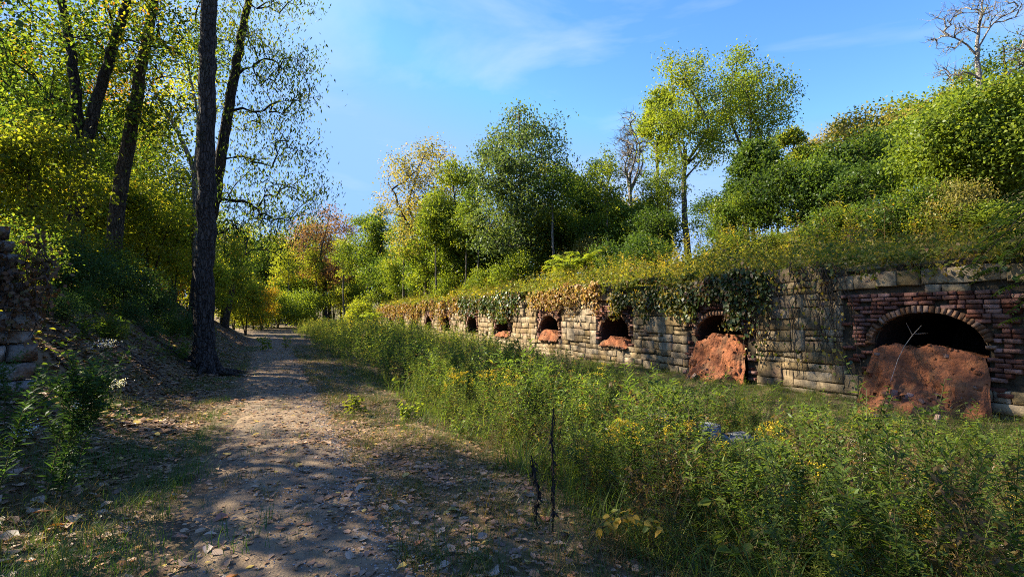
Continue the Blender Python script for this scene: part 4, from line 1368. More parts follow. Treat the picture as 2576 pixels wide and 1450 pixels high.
# trees just left of the view that shade the clearing
for k, (x, y, key, sc, lab) in enumerate([(-9.5, 4.5, 'round', 1.0, 'tree on the left bank just outside the view shading the path'),                                           (-13.5, 9.0, 'tall', .66, 'slim tree on the left bank beside the ruined wall outside the view'),
                                          (-16, 3.5, 'round', 1.0, 'broad tree deeper in the left woods outside the view')]):
    place('shade_tree', key, (x, y, ground_z(x, y)), lab, 'tree', None, k * 1.7, (sc, sc, sc), L['canopy'], M['bark_dark'])

#@@PLANTS
# ------------------------------------------------------------------ weeds
def stem_line(h, bend, k=5):
    f = np.linspace(0, 1, k)
    az = rng.random() * 6.28
    return np.stack([math.cos(az) * bend * f ** 2, math.sin(az) * bend * f ** 2, h * f], 1)


def on_line(line, f):
    k = np.linspace(0, 1, len(line))
    return np.stack([np.interp(f, k, line[:, q]) for q in range(3)], 1)


def goldenrod(h=1.0, nl=60, flower=False, ll=.105, lw=.019, tintb=.5, branches=0, dead=.12):
    """parts: stem, leaves, flower head"""
    st, lf, fl = Geo(), Geo(), Geo()
    line = stem_line(h, rng.uniform(.03, .16) * h)
    V, F = tube(line, np.linspace(.0045, .002, 5), 3)
    st.add(V, F, rng.uniform(.2, .8))
    lines = [(line, 0.12, nl)]
    for _ in range(branches):
        f0 = rng.uniform(.35, .8)
        b0 = on_line(line, np.array([f0]))[0]
        az = rng.random() * 6.28
        l2 = rng.uniform(.15, .35) * h
        ln2 = b0 + np.stack([np.cos(az) * np.linspace(0, l2 * .6, 4), np.sin(az) * np.linspace(0, l2 * .6, 4), np.linspace(0, l2, 4) ** .9], 1)
        V, F = tube(ln2, .0018, 3); st.add(V, F, .5)
        lines.append((ln2, 0.15, max(6, nl // 4)))
    for ln, f0, n in lines:
        f = f0 + (1 - f0) * (np.arange(n) + rng.random(n)) / n
        P = on_line(ln, np.clip(f, 0, 1))
        az = np.arange(n) * 2.4 + rng.random(n) * .6
        el = rng.uniform(-.1, .9, n)
        D = np.stack([np.cos(az) * np.cos(el), np.sin(az) * np.cos(el), np.sin(el)], 1)
        Nn = np.stack([-np.cos(az) * .4, -np.sin(az) * .4, np.ones(n)], 1) + rng.normal(size=(n, 3)) * .3
        sz = ll * rng.uniform(.6, 1.2, n) * (1.15 - .55 * f)
        V, F = leaf_quads(P, D, Nn, sz, lw * rng.uniform(.8, 1.2, n))
        T = np.clip(tintb + rng.normal(size=n) * .14, .22, 1)
        low = (f < .35) & (rng.random(n) < dead * 4)
        T[low] = rng.random(low.sum()) * .15
        lf.add(V, F, T)
    if flower:
        top = line[-1]
        az0 = rng.random() * 6.28
        nb = rng.integers(4, 8)
        for q in range(nb):
            az = az0 + rng.normal() * 1.2
            m_ = 18
            ff = rng.random(m_)
            ln_ = rng.uniform(.07, .15)
            base = on_line(line, np.array([rng.uniform(.80, 1.0)]))[0]
            P = base + np.stack([np.cos(az) * ff * ln_, np.sin(az) * ff * ln_, ln_ * (.7 * ff - .5 * ff ** 2)], 1) + rng.normal(size=(m_, 3)) * .006
            V, F = leaf_quads(P, rand_dirs(m_), rand_dirs(m_), .015, .012)
            fl.add(V, F, rng.random(m_))
    return st, lf, fl


def broadleaf(h=.6, nl=26, ll=.13, lw=.075, tintb=.55):
    st, lf, fl = Geo(), Geo(), Geo()
    for b in range(3):
        line = stem_line(h * rng.uniform(.6, 1), rng.uniform(.1, .4) * h)
        V, F = tube(line, np.linspace(.004, .002, 5), 3); st.add(V, F, .5)
        n = nl // 3
        f = rng.uniform(.2, 1, n)
        P = on_line(line, f)
        az = rng.random(n) * 6.28
        el = rng.uniform(-.5, .5, n)
        D = np.stack([np.cos(az) * np.cos(el), np.sin(az) * np.cos(el), np.sin(el)], 1)
        Nn = np.array((0, 0, 1.0)) + rng.normal(size=(n, 3)) * .35
        sz = ll * rng.uniform(.6, 1.2, n)
        V, F = leaf_fold(P + D * .02, D, Nn, sz, sz * lw / ll, .15, .25)
        T = np.clip(tintb + rng.normal(size=n) * .15, .2, 1)
        lf.add(V, F, np.repeat(T, 2))
    return st, lf, fl


def deadweed(h=.9, nb=9):
    st, lf, fl = Geo(), Geo(), Geo()
    line = stem_line(h, .2 * h)
    V, F = tube(line, np.linspace(.005, .002, 5), 3); st.add(V, F, .1)
    for _ in range(nb):
        b0 = on_line(line, np.array([rng.uniform(.3, 1)]))[0]
        d = unit(rng.normal(size=3) + np.array((0, 0, .5)))
        l2 = rng.uniform(.12, .4)
        pts = [b0, b0 + d * l2 * .5 + rng.normal(size=3) * .03, b0 + d * l2 + np.array((0, 0, -.06))]
        V, F = tube(pts, [.002, .0016, .001], 3); st.add(V, F, rng.random() * .3)
        n = 5
        P = pts[1] + (pts[2] - pts[1]) * rng.random((n, 1))
        V, F = leaf_quads(P, rand_dirs(n) - np.array((0, 0, .5)), rand_dirs(n), .05, .02)
        lf.add(V, F, rng.random(n) * .16)
    return st, lf, fl


def tuft(n=18, length=.4, width=.006, tint0=.3, tv=.3, spread=.05, lean0=.15, lean1=.7, droop=1.2):
    g = Geo()
    for _ in range(n):
        p = (rng.normal() * spread, rng.normal() * spread, 0)
        V, F = blade(p, rng.random() * 6.28, length * rng.uniform(.5, 1.1), rng.uniform(lean0, lean1), width * rng.uniform(.7, 1.3), 3, droop * rng.uniform(.5, 1.3))
        g.add(V, F, float(np.clip(tint0 + rng.normal() * tv, 0, 1)))
    return g


def combine(parts, mats):
    """one Geo with material indices, from (stem, leaves, flower)"""
    g = Geo()
    for p, m_ in zip(parts, mats):
        if p.n:
            V, F4, F3, T, _ = p.arrays()
            g.merge((V, F4, F3, T, np.full(len(T), m_)))
    return g.arrays()


near_parts = [goldenrod(1, 90, False, branches=2) for _ in range(4)] + [goldenrod(1, 80, True, branches=1) for _ in range(3)] + \
             [goldenrod(1, 60, False, .065, .016, .42, branches=7) for _ in range(3)] + [broadleaf(.7) for _ in range(2)] + [deadweed(.95, 16) for _ in range(2)]
near_kind = ['green'] * 4 + ['flower'] * 3 + ['bushy'] * 3 + ['broad'] * 2 + ['dead'] * 2
near_arr = [combine(p, (0, 1, 2)) for p in near_parts]
far_arr = [combine(goldenrod(1, 30, False, .15, .026), (0, 1, 2)) for _ in range(5)] + [combine(goldenrod(1, 26, True, .15, .026, .55), (0, 1, 2)) for _ in range(2)] + \
          [combine(deadweed(1, 6), (0, 1, 2))]
WM = [L['stem'], L['weed'], L['flower']]


def cap_h(x, y, z, h):
    """keeps the thicket's skyline where it stands, a few stems rising above it"""
    u = CU + x / y * FPX
    lim = np.interp(u, [600, 700, 900, 1000, 1100, 1200, 1300, 1400, 1500, 1600, 1800, 2000, 2400, 2600], [770, 778, 786, 793, 812, 836, 860, 882, 906, 932, 962, 990, 1035, 1060])
    r_ = rng.random(len(x))
    lim = lim + 22 * rng.normal(size=len(x)) * .6 - np.where(r_ < .05, 55, 0) + 12
    hm = EYE - (lim - HV) / FPX * y - z
    lim2 = np.where((u > 1740) & (u < 2000) & (y < 6.6), np.maximum(lim, 1108), lim)
    hm = EYE - (lim2 - HV) / FPX * y - z
    return np.where(y > 2.4, np.minimum(h, np.maximum(hm, .16)), h)


def weed_h(s, t):
    near = np.interp(t, [2.2, 2.9, 4.5, 6.5, 8.5, 10.3], [.35, .85, 1.0, .72, .42, .22])
    far = np.interp(t, [1.9, 2.6, 4, 8, 10.3], [.6, 1.25, 1.6, 1.35, 0.75])
    f = np.interp(s, [9, 20], [0, 1])
    return near * (1 - f) + far * f


g = Geo()
n = 4700
s_ = np.where(rng.random(n) < .32, rng.uniform(-2.2, 4.2, n), rng.uniform(-2.2, 13, n)); t_ = 2.25 + 8.1 * rng.random(n) ** 1.15
edge_j = 0.3 * smooth_noise(s_, t_ * 0, 1.7, 8)
keep = (t_ > 2.35 + edge_j) & (rng.random(n) < np.interp(t_, [2.2, 8, 10.3], [1, .9, .55]))
x_, y_ = ST(s_, t_)
keep &= (y_ > 1.7) & (np.abs(x_) < y_ * 1.12 + .6) & ~((s_ < 6.2) & (s_ > 3.6) & (t_ > 9.6)) & ~((np.abs(s_ - OPENS[1]['c']) < 1.0) & (t_ > 9.5))
s_, t_, x_, y_ = s_[keep], t_[keep], x_[keep], y_[keep]
n = len(s_)
patch = smooth_noise(s_, t_, 1.1, 3) + .5 * smooth_noise(s_, t_, 2.7, 9)
r_ = rng.random(n)
var = np.where(r_ < .45, rng.integers(0, 4, n), np.where(r_ < .52, rng.integers(4, 7, n), np.where(r_ < .74, rng.integers(7, 10, n), np.where(r_ < .86, rng.integers(10, 12, n), rng.integers(12, 14, n)))))
var = np.where((patch > .7) & (r_ > .3), rng.integers(12, 14, n), var)
var = np.where((s_ < 3.6) & (t_ > 4.2) & (t_ < 6.8) & (rng.random(n) < .45), rng.integers(12, 14, n), var)
var = np.where((patch < -.5) & (r_ > .35), rng.integers(7, 10, n), var)
zz = H_low(s_, t_)
sc = weed_h(s_, t_) * np.clip(rng.lognormal(-.12, .30, n), .4, 1.5) * np.where(var >= 10, .85, 1) * (1 + .28 * smooth_noise(s_, t_, .9, 13))
sc = cap_h(x_, y_, zz, sc)
rot = rng.random(n) * 6.28
tx, ty = rng.normal(size=n) * .2, rng.normal(size=n) * .2
size_px = sc / np.hypot(x_, y_)
vis = (np.abs(x_) < y_ * 1.03) & (EYE - (1.6 - 0) * 0 > 0) & ((EYE - zz - sc * .6) / y_ < .53)
order = np.argsort(-size_px * vis)
ind = order[:230]
rest = np.setdiff1d(np.arange(n), ind)
scatter(g, near_arr, x_[rest], y_[rest], zz[rest], rot[rest], sc[rest], var[rest], rng.normal(size=len(rest)) * .09 + .13 * smooth_noise(s_[rest], t_[rest], 1.3, 17), None, tx[rest], ty[rest])
wt = [tuft(20, .55, .008, .55, .16, .08, .1, .9, 1.5) for _ in range(3)]
for q in wt:
    q.M4 = [np.full(len(m_), 1) for m_ in q.M4]
n2 = 3000
s2 = np.where(rng.random(n2) < .4, rng.uniform(-2, 5, n2), rng.uniform(-2, 14, n2)); t2 = rng.uniform(2.3, 10.2, n2)
x2, y2 = ST(s2, t2)
k2 = (y2 > 1.8) & (np.abs(x2) < y2 * 1.1 + .4) & ~((np.abs(s2 - 4.9) < 1.2) & (t2 > 9.5)) & ~((np.abs(s2 - OPENS[1]['c']) < 1.0) & (t2 > 9.6))
s2, t2, x2, y2 = s2[k2], t2[k2], x2[k2], y2[k2]
n2 = len(s2)
z2 = H_low(s2, t2)
scatter(g, [q.arrays() for q in wt], x2, y2, z2, rng.random(n2) * 6.28, cap_h(x2, y2, z2, rng.uniform(.5, 1.3, n2) * .55) / .55, rng.integers(0, 3, n2), rng.normal(size=n2) * .1)
n3 = 1500
s3, t3 = rng.uniform(2.2, 15, n3), rng.uniform(8.8, 10.42, n3)
k3 = ~((np.abs(s3 - 4.9) < .8) & (t3 > 9.9)) & ~((np.abs(s3 - OPENS[1]['c']) < .7) & (t3 > 10.0))
s3, t3 = s3[k3], t3[k3]
x3, y3 = ST(s3, t3)
scatter(g, [q.arrays() for q in wt], x3, y3, H_low(s3, t3) - .01, rng.random(len(s3)) * 6.28, rng.uniform(.22, .55, len(s3)) * rng.uniform(.7, 1.3, len(s3)), rng.integers(0, 3, len(s3)), rng.normal(size=len(s3)) * .2 - .1)
tag(g.build('weed_thicket', WM), 'dense green weed thicket filling the ground before the oven wall', 'weeds', kind='stuff')
part_me = []
for p, kd in zip(near_parts, near_kind):
    part_me.append([pp.mesh(nm, mt) if pp.n else None for pp, nm, mt in zip(p, ('stem', 'leaves', 'flower_head'), WM)])
KL = {'green': ('goldenrod_plant', 'tall green narrow leaved stem standing in the near thicket', 'weed', 'green stems in the near thicket'),
      'flower': ('flowering_goldenrod', 'goldenrod with small yellow plume in the near thicket', 'goldenrod', 'flowering goldenrods in the near thicket'),
      'bushy': ('bushy_weed', 'branching small leaved weed in the near thicket', 'weed', 'branching weeds in the near thicket'),
      'broad': ('broadleaf_weed', 'low broad leaved weed in the near thicket', 'weed', 'broad leaved weeds in the near thicket'),
      'dead': ('dry_weed', 'dry brown branching weed in the near thicket', 'weed', 'dry weeds in the near thicket')}
for q in ind:
    k = int(var[q])
    nm, lb, ct, gr = KL[near_kind[k]]
    e = empty(nm, (x_[q], y_[q], zz[q]), lb, ct, gr, float(rot[q]))
    e.rotation_euler = (float(ty[q]), float(tx[q]), float(rot[q]))
    e.scale = (sc[q],) * 3
    for pm in part_me[k]:
        if pm is not None:
            link(bpy.data.objects.new(pm.name.split('.')[0], pm), e)

# farther field
g = Geo()
n = 5200
s_ = 13 + 46 * rng.random(n) ** 1.1; t_ = rng.uniform(1.7, 10.3, n)
keep = t_ > 1.95 + .35 * smooth_noise(s_, s_ * 0, 1.1, 5) + np.interp(s_, [40, 58], [0, -1.6])
keep &= ~((s_ < 20) & (t_ > 9.2) & (rng.random(n) < .6))
s_, t_ = s_[keep], t_[keep]; n = len(s_)
x_, y_ = ST(s_, t_)
lit = rng.choice(8, n, p=[.18, .18, .18, .18, .14, .03, .03, .08])
hf_ = cap_h(x_, y_, H_low(s_, t_), weed_h(s_, t_) * np.clip(rng.lognormal(-.08, .28, n), .4, 1.5) * (1 + .25 * smooth_noise(s_, t_, .7, 3)) * np.interp(s_, [13, 20, 34, 55], [.9, .85, .8, .62]))
scatter(g, far_arr, x_, y_, H_low(s_, t_), rng.random(n) * 6.28, hf_, lit,
        rng.normal(size=n) * .08 + np.interp(s_, [13, 22, 30, 50], [.08, .2, .26, .32]), None, rng.normal(size=n) * .1, rng.normal(size=n) * .1)  # tint rises with distance, painting sunlight into the far leaves
tag(g.build('goldenrod_field', WM), 'sunlit goldenrod and tall grass along the far side of the path', 'weeds', kind='stuff')

# bank top above the wall: weeds, trailing leaves, dry grass
g = Geo()
n = 5200
s_ = -2 + 60 * rng.random(n) ** 1.25; t_ = WD - .05 + 6.0 * rng.random(n) ** 1.5
x_, y_ = ST(s_, t_)
hh = np.interp(t_ - WD, [0, .5, 1.5, 5], [.35, .55, .8, 1.0]) * np.clip(rng.lognormal(-.15, .4, n), .35, 2.0) * np.where((s_ < 7.5), .65, 1.0)
patch = smooth_noise(s_, t_, .55, 6)
scatter(g, far_arr, x_, y_, np.maximum(H_hill(s_, np.maximum(t_, WD + .12)), 2.45) - .05, rng.random(n) * 6.28, hh, rng.choice(8, n, p=[.17, .17, .17, .17, .14, .025, .025, .13]), rng.normal(size=n) * .1 + .26 * patch + .05 + .15 * smooth_noise(s_, t_, 1.9, 15), None,
        rng.normal(size=n) * .2 - .1, rng.normal(size=n) * .2)
# low trailing leaves
n = 52000
s_ = -1 + 59 * rng.random(n) ** 1.4; t_ = WD - .12 + 5.0 * rng.random(n) ** 1.3
x_, y_ = ST(s_, t_)
bumpy = np.maximum(0, .28 + .3 * smooth_noise(s_, t_, 1.5, 2) + .18 * smooth_noise(s_, t_, 3.7, 7))
z_ = H_hill(s_, np.maximum(t_, WD + .12)) + bumpy * rng.random(n) ** .5 * np.interp(s_, [4, 8, 20, 30], [.6, 1.9, 1.8, 1.3]) - np.where(t_ < WD + .1, rng.random(n) * .35, 0)
C = np.stack([x_, y_, z_], 1)
Dr = rand_dirs(n); Dr[:, 2] -= .3
V, F = leaf_quads(C, Dr, unit(rand_dirs(n) * .7 + np.array((-.3, -.2, .7))), rng.uniform(.05, .12, n) * np.interp(s_, [5, 40], [.9, 1.7]), rng.uniform(.045, .085, n) * np.interp(s_, [5, 40], [.9, 1.7]))
g.add(V, F, np.clip(.55 + .22 * smooth_noise(s_, t_, .8, 1) + .24 * smooth_noise(s_, t_, 2.1, 12) + rng.normal(size=n) * .16, 0, 1), 1)
n = 26000
s_ = -1 + 57 * rng.random(n) ** 1.3
dr = np.clip(.12 + .34 * smooth_noise(s_, s_ * 0, 1.4, 3) + .22 * smooth_noise(s_, s_ * 0, 3.9, 1), 0.02, .8) * np.where((s_ > 3.4) & (s_ < 8), .12, 1.0)
keep = (smooth_noise(s_, s_ * 0, 2.3, 9) > -.35) & ((s_ < 3.4) | (s_ > 8) | (rng.random(n) < .25))
s_, dr = s_[keep], dr[keep]; n = len(s_)
f_ = rng.random(n)
x_, y_ = ST(s_, WD - .05 - .22 * rng.random(n) * (1 - f_ * .5) + .15 * (1 - f_))
C = np.stack([x_, y_, 2.68 - dr * f_ * 1.25 + .12 * rng.random(n)], 1)
Dr = rand_dirs(n) * .7; Dr[:, 2] -= .5
sz = rng.uniform(.04, .11, n) * np.interp(s_, [5, 40], [.9, 1.8])
V, F = leaf_quads(C, Dr, unit(np.array((-NV[0], -NV[1], .6)) + rng.normal(size=(n, 3)) * .5), sz, sz * .7)
g.add(V, F, np.clip(.42 + .3 * smooth_noise(s_, s_ * 0, 1.1, 7) + rng.normal(size=n) * .2, 0, 1), 1)
tag(g.build('bank_top_undergrowth', [L['stem'], L['weedlit'], L['flower']]), 'yellow green undergrowth covering the top of the oven wall', 'undergrowth', kind='stuff')

# dry grass hanging over the wall edge
g = Geo()
for _ in range(5200):
    s = -1 + 45 * rng.random() ** 1.9
    if rng.random() > .45 + .55 * math.sin(s * .8) and s > 7.5:
        continue
    t = WD + rng.uniform(-.05, .5)
    x, y = ST(s, t)
    az = math.atan2(-NV[1], -NV[0]) + rng.normal() * .9
    V, F = blade((x, y, wall_top(s) + rng.uniform(-.02, .08)), az, rng.uniform(.2, .6), rng.uniform(.3, 1.2), .007 if s < 15 else .014, 3, rng.uniform(.8, 2.2))
    g.add(V, F, rng.random())
tag(g.build('overhanging_grass', L['dry']), 'dry straw coloured grass hanging over the wall edge', 'grass', kind='stuff')


# ------------------------------------------------------------------ creepers on the wall face
def creeper(s0, s1, zlo, n, nst, mat, label, tint0=.5, tv=.2, size=.085, zfun=None):
    e = empty('wall_creeper', W3((s0 + s1) / 2, 2.5), label, 'creeper', 'creepers hanging on the oven wall')
    inv = np.array(e.location)
    gs, gl = Geo(), Geo()
    strands = []
    for k in range(nst):
        s = rng.uniform(s0, s1)
        z = wall_top(s) + .12
        zl = (zfun(s) if zfun else zlo) + abs(rng.normal()) * .38
        pts = []
        while z > zl:
            pts.append(W3(s, z, .06 + rng.random() * .07))
            z -= .16
            s += rng.normal() * .05
        if len(pts) > 2:
            pts = np.array(pts)
            V, F = tube(pts - inv, np.linspace(.013, .005, len(pts)), 4)
            gs.add(V, F)
            strands.append(pts)
    if strands and n:
        per = max(1, n // len(strands))
        for pts in strands:
            per = max(2, int(n / len(strands) * rng.choice([.15, .5, 1.0, 2.2])))
            f = rng.random(per) ** 1.3 * (len(pts) - 1)
            i0 = f.astype(int)
            P = pts[i0] + (pts[np.minimum(i0 + 1, len(pts) - 1)] - pts[i0]) * (f - i0)[:, None]
            jit = rng.normal(size=per) * .12
            P = P + np.stack([DV[0] * jit - NV[0] * rng.random(per) * .2, DV[1] * jit - NV[1] * rng.random(per) * .2, rng.normal(size=per) * .05], 1)
            Dr = rand_dirs(per) * .6 + np.array((0, 0, -.8))
            Nm = unit(np.array((-NV[0], -NV[1], .5)) + rng.normal(size=(per, 3)) * .45)
            sz = size * rng.uniform(.35, 1.3, per)
            V, F = leaf_quads(P - inv, Dr, Nm, sz, sz * .8)
            gl.add(V, F, np.clip(tint0 + rng.normal() * tv * .7 + rng.normal(size=per) * tv, 0, 1))
    if gs.n: gs.build('stems', M['vine_stem'], e)
    if gl.n: gl.build('leaves', mat, e)
    return e


creeper(10.4, 13.6, 1.5, 2600, 60, L['vine'], 'green and yellow creeper curtain left of the second arch', .62, .24, .10, lambda s: 1.55 + .25 * math.sin(s * 4))
creeper(8.0, 10.6, 1.5, 2600, 54, L['vine'], 'thick dark green creeper draped right of the second arch', .45, .22, .10, lambda s: 1.85 if s > 8.9 else 1.15 + .2 * math.sin(s * 7))
creeper(6.2, 8.5, .2, 300, 34, L['vine'], 'mostly bare brown creeper stems trailing between the two nearest arches', .75, .3, .085)
creeper(14.6, 17.6, 1.6, 1700, 44, L['brownvine'], 'browning creeper over the third arch from the right', .5, .25, .11, lambda s: 1.6 + .2 * math.sin(s * 3))
creeper(20, 29, 1.35, 3000, 80, L['vine'], 'dark creeper mass above the fifth and sixth arches', .45, .2, .14, lambda s: 1.38 + .25 * math.sin(s * 1.3))
creeper(29, 56, .9, 4200, 150, L['brownvine'], 'rusty brown creeper covering the far end of the wall', .5, .3, .17, lambda s: 1.22 + .3 * math.sin(s * .9))
creeper(17.5, 20.2, 1.7, 900, 26, L['brownvine'], 'thin yellowing creeper above the fourth arch from the right', .6, .25, .12)
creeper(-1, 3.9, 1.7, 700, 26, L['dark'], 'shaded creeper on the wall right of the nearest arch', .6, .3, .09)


# ------------------------------------------------------------------ pinnate plants
def frond(g_l, g_s, p0, az, length, el, pairs=10, ll=.12, lw=.035, tint=.6, droop=.9):
    a = el
    p = np.array(p0, float)
    d2 = np.array((math.cos(az), math.sin(az), 0))
    pts = [p]
    for k in range(6):
        p = p + (d2 * math.cos(a) + np.array((0, 0, 1)) * math.sin(a)) * length / 6
        a -= droop / 6
        pts.append(p)
    pts = np.array(pts)
    V, F = tube(pts, np.linspace(.005, .002, 7), 3); g_s.add(V, F, .6)
    f = np.linspace(.18, 1, pairs)
    P = on_line(pts, f)
    side = np.array((-math.sin(az), math.cos(az), 0))
    for sg_ in (-1, 1):
        D = side * sg_ + d2 * .35 + np.array((0, 0, -.25)) + rng.normal(size=(pairs, 3)) * .1
        V, F = leaf_fold(P, D, np.array((0, 0, 1.0)) + rng.normal(size=(pairs, 3)) * .2, ll * (1.05 - .4 * f), lw, .15, .2)
        g_l.add(V, F, np.repeat(np.clip(tint + rng.normal(size=pairs) * .12, 0, 1), 2))


def sumac(loc, h, nf, flen, label, mat, ll=.14, lw=.045):
    e = empty('sumac', loc, label, 'sumac')
    gl, gs = Geo(), Geo()
    V, F = tube([(0, 0, 0), (.03, 0, h * .5), (0, .03, h)], [.02, .016, .01], 5); gs.add(V, F, .5)
    for k in range(nf):
        frond(gl, gs, (0, 0.0, h * rng.uniform(.8, 1)), k * 2.4, flen * rng.uniform(.8, 1.1), rng.uniform(.1, .9), 11, ll, lw)
    gs.build('stem', L['stem'], e); gl.build('leaves', mat, e)


for u, v, Y, lb in [(1470, 690, 22, 'bright green sumac with long fronds on the wall top below the medium tree'), (1415, 700, 23, 'smaller bright sumac just left of the bigger sumac on the wall top'),
                    (938, 790, 50, 'pale green sumac at the far end of the wall')]:
    p = px(u, v, Y)
    sumac((p[0], p[1], ground_z(p[0], p[1])), 1.5 if u != 938 else 1.6, 13, 1.0 if Y < 30 else 1.5, lb, L['bright'], .3 if Y < 30 else .45, .09 if Y < 30 else .14)

# tree whose branches hang in at the right edge
e = empty('walnut_sapling', (*ST(1.9, WD + .5), ground_z(*ST(1.9, WD + .5))), 'dark green pinnate branches hanging in front of the wall at the right edge', 'tree')
inv = np.array(e.location)
gw, gl, gs = Geo(), Geo(), Geo()
top = np.array((0, 0, 2.2))
V, F = tube([(0, 0, -.1), (.05, 0, 1), (0, 0, 2.2), (-.1, .1, 3.2)], [.06, .05, .04, .02], 7); gw.add(V, F)
for (u, v, Y) in [(2400, 665, 8.6), (2440, 740, 8.3), (2500, 690, 7.8), (2540, 760, 7.6), (2470, 630, 8.4), (2560, 640, 7.6), (2420, 700, 8.0), (2520, 600, 8.2), (2565, 820, 7.4), (2480, 560, 9)]:
    tp = px(u, v, Y) - inv
    st_ = np.array((0, 0, rng.uniform(1.2, 2.8)))
    mid = (st_ + tp) / 2 + np.array((0, 0, .35))
    q = resample(np.array([[*st_, .018], [*mid, .012], [*tp, .004]]), .15)
    V, F = tube(q[:, :3], q[:, 3], 4); gw.add(V, F)
    d = tp - mid
    az0 = math.atan2(d[1], d[0])
    for k in range(9):
        b = q[int(len(q) * (.35 + .07 * k)) if int(len(q) * (.35 + .07 * k)) < len(q) else -1, :3]
        frond(gl, gs, b, az0 + (1 if k % 2 else -1) * rng.uniform(.4, 1.3), rng.uniform(.35, .55), rng.uniform(-.3, .3), 8, .11, .035, .5, .7)
V, F4, F3, T, _ = gs.arrays(); gw.merge((V, F4, F3, T, np.zeros(len(T), int)))
gw.build('branches', M['bark_dark'], e); gl.build('leaves', L['deep'], e)

#@@SMALL
# ------------------------------------------------------------------ leaf litter, grass, gravel
def leaf_variants(k):
    out = []
    for _ in range(k):
        n_ = 1
        C = np.zeros((1, 3)); C[0, 0] = -.5
        V, F = leaf_fold(C, np.array([[1.0, 0, 0]]), np.array([[0, 0, 1.0]]), 1.0, rng.uniform(.5, .85), rng.uniform(-.15, .25), rng.uniform(-.3, .3))
        V[:, 2] += .12 + .12 * rng.random(6)
        out.append((V, F))
    return out


LV = leaf_variants(10)
lv_arr = []
for V, F in LV:
    g_ = Geo(); g_.add(V, F, .5); lv_arr.append(g_.arrays())


def surf_z(s, t):
    on = np.abs(t - path_c(s)) < .9
    return H_low(s, t) + np.where(on, .035, .008)


n = 210000
s_ = -1 + 40 * rng.random(n) ** 1.8
bank = rng.random(n) < .66
t_ = np.where(bank, -.9 - 5.5 * rng.random(n) ** 1.1, rng.normal(size=n) * 1.15 + .9)
dens = .5 + .5 * smooth_noise(s_, t_, 1.3, 4)
cen = np.abs(t_ - path_c(s_)) < .62
keep = (t_ < 3.0) & (rng.random(n) < np.where(cen, .36, np.where(bank & (t_ > -1.9) & (s_ < 6), .32, np.where(bank, .78, .45 + .5 * dens))))
s_, t_ = s_[keep], t_[keep]
x_, y_ = ST(s_, t_)
keep = (y_ > 2.6) & (np.abs(x_) < y_ * 1.1)
s_, t_, x_, y_ = s_[keep], t_[keep], x_[keep], y_[keep]
n = len(s_)
z_ = surf_z(s_, t_)
sz = np.clip(rng.lognormal(math.log(.042), .38, n), .018, .115) * np.where(t_ < -1.3, 1.5, 1.0)
rot = rng.random(n) * 6.28
var = rng.integers(0, 10, n)
tin = rng.beta(2.2, 2.2, n) - .5 + np.where(rng.random(n) < .12, .35, 0) + np.where((t_ < -1.1) & (rng.random(n) < .6), -.22, 0) + np.where((t_ < -1.1) & (rng.random(n) < .22), .30, 0)
order = np.argsort(-sz / y_)
ind, rest = order[:300], order[300:]
g = Geo()
scatter(g, lv_arr, x_[rest], y_[rest], z_[rest], rot[rest], sz[rest], var[rest], tin[rest], None, rng.normal(size=len(rest)) * .32, rng.normal(size=len(rest)) * .32)
tag(g.build('leaf_litter', L['litter']), 'brown and tan fallen leaves scattered on path and bank', 'leaves', kind='stuff')
LC = [('leaf_brown', (0.15, 0.08, 0.045)), ('leaf_tan', (0.34, 0.24, 0.15)), ('leaf_pale', (0.40, 0.31, 0.23)), ('leaf_orange', (0.42, 0.17, 0.05)), ('leaf_rust', (0.24, 0.09, 0.04)), ('leaf_dun', (0.24, 0.17, 0.11))]
LCM = [leaf_mat(nm, [(0, c), (1, tuple(q * 1.15 for q in c))], .12, .05) for nm, c in LC]
leaf_me = [[make_mesh('fallen_leaf', V, F, mt, [.5] * len(F)) for V, F in LV] for mt in LCM]
for q in ind:
    o = bpy.data.objects.new('fallen_leaf', leaf_me[rng.choice(6, p=[.28, .2, .10, .14, .1, .18])][var[q]])
    o.location = (x_[q], y_[q], z_[q])
    o.rotation_euler = (rng.normal() * .18, rng.normal() * .18, rot[q])
    o.scale = (sz[q],) * 3
    link(o, ground)

tufts = [tuft(16, .16, .004, .35, .3).arrays() for _ in range(3)] + [tuft(14, .16, .004, .8, .15).arrays() for _ in range(3)] + [tuft(20, .24, .004, .62, .3, .05).arrays() for _ in range(3)]
n = 15000
s_ = -1 + 30 * rng.random(n) ** 1.7
side = rng.random(n)
t_ = np.where(side < .6, rng.uniform(.8, 2.7, n), np.where(side < .97, rng.uniform(-2.3, -.7, n), rng.uniform(-.7, .7, n)))
pn = smooth_noise(s_, t_, 1.6, 11)
left = t_ < 0
keep = np.where(left, (pn > -.1) | ((s_ < 5.5) & (t_ > -1.9) & (rng.random(n) < .85)), rng.random(n) < .6 + .4 * pn)
s_, t_, pn, left = s_[keep], t_[keep], pn[keep], left[keep]
x_, y_ = ST(s_, t_)
k2 = (y_ > 2.2) & (np.abs(x_) < y_ * 1.12)
s_, t_, x_, y_, pn, left = s_[k2], t_[k2], x_[k2], y_[k2], pn[k2], left[k2]
n = len(s_)
var = np.where(left & ((pn > .25) | ((s_ < 5.5) & (rng.random(n) < .6))), rng.integers(3, 6, n), rng.integers(0, 3, n))
var = np.where((~left) & (t_ > 1.6) & (rng.random(n) < .3), rng.integers(6, 9, n), var)
g = Geo()
scatter(g, tufts, x_, y_, surf_z(s_, t_) - .01, rng.random(n) * 6.28, rng.uniform(.5, 1.1, n) * np.where(left & (s_ < 7), 1.35, 1.0), var, rng.normal(size=n) * .12 + .16 * smooth_noise(s_, t_, .8, 19) + .06)
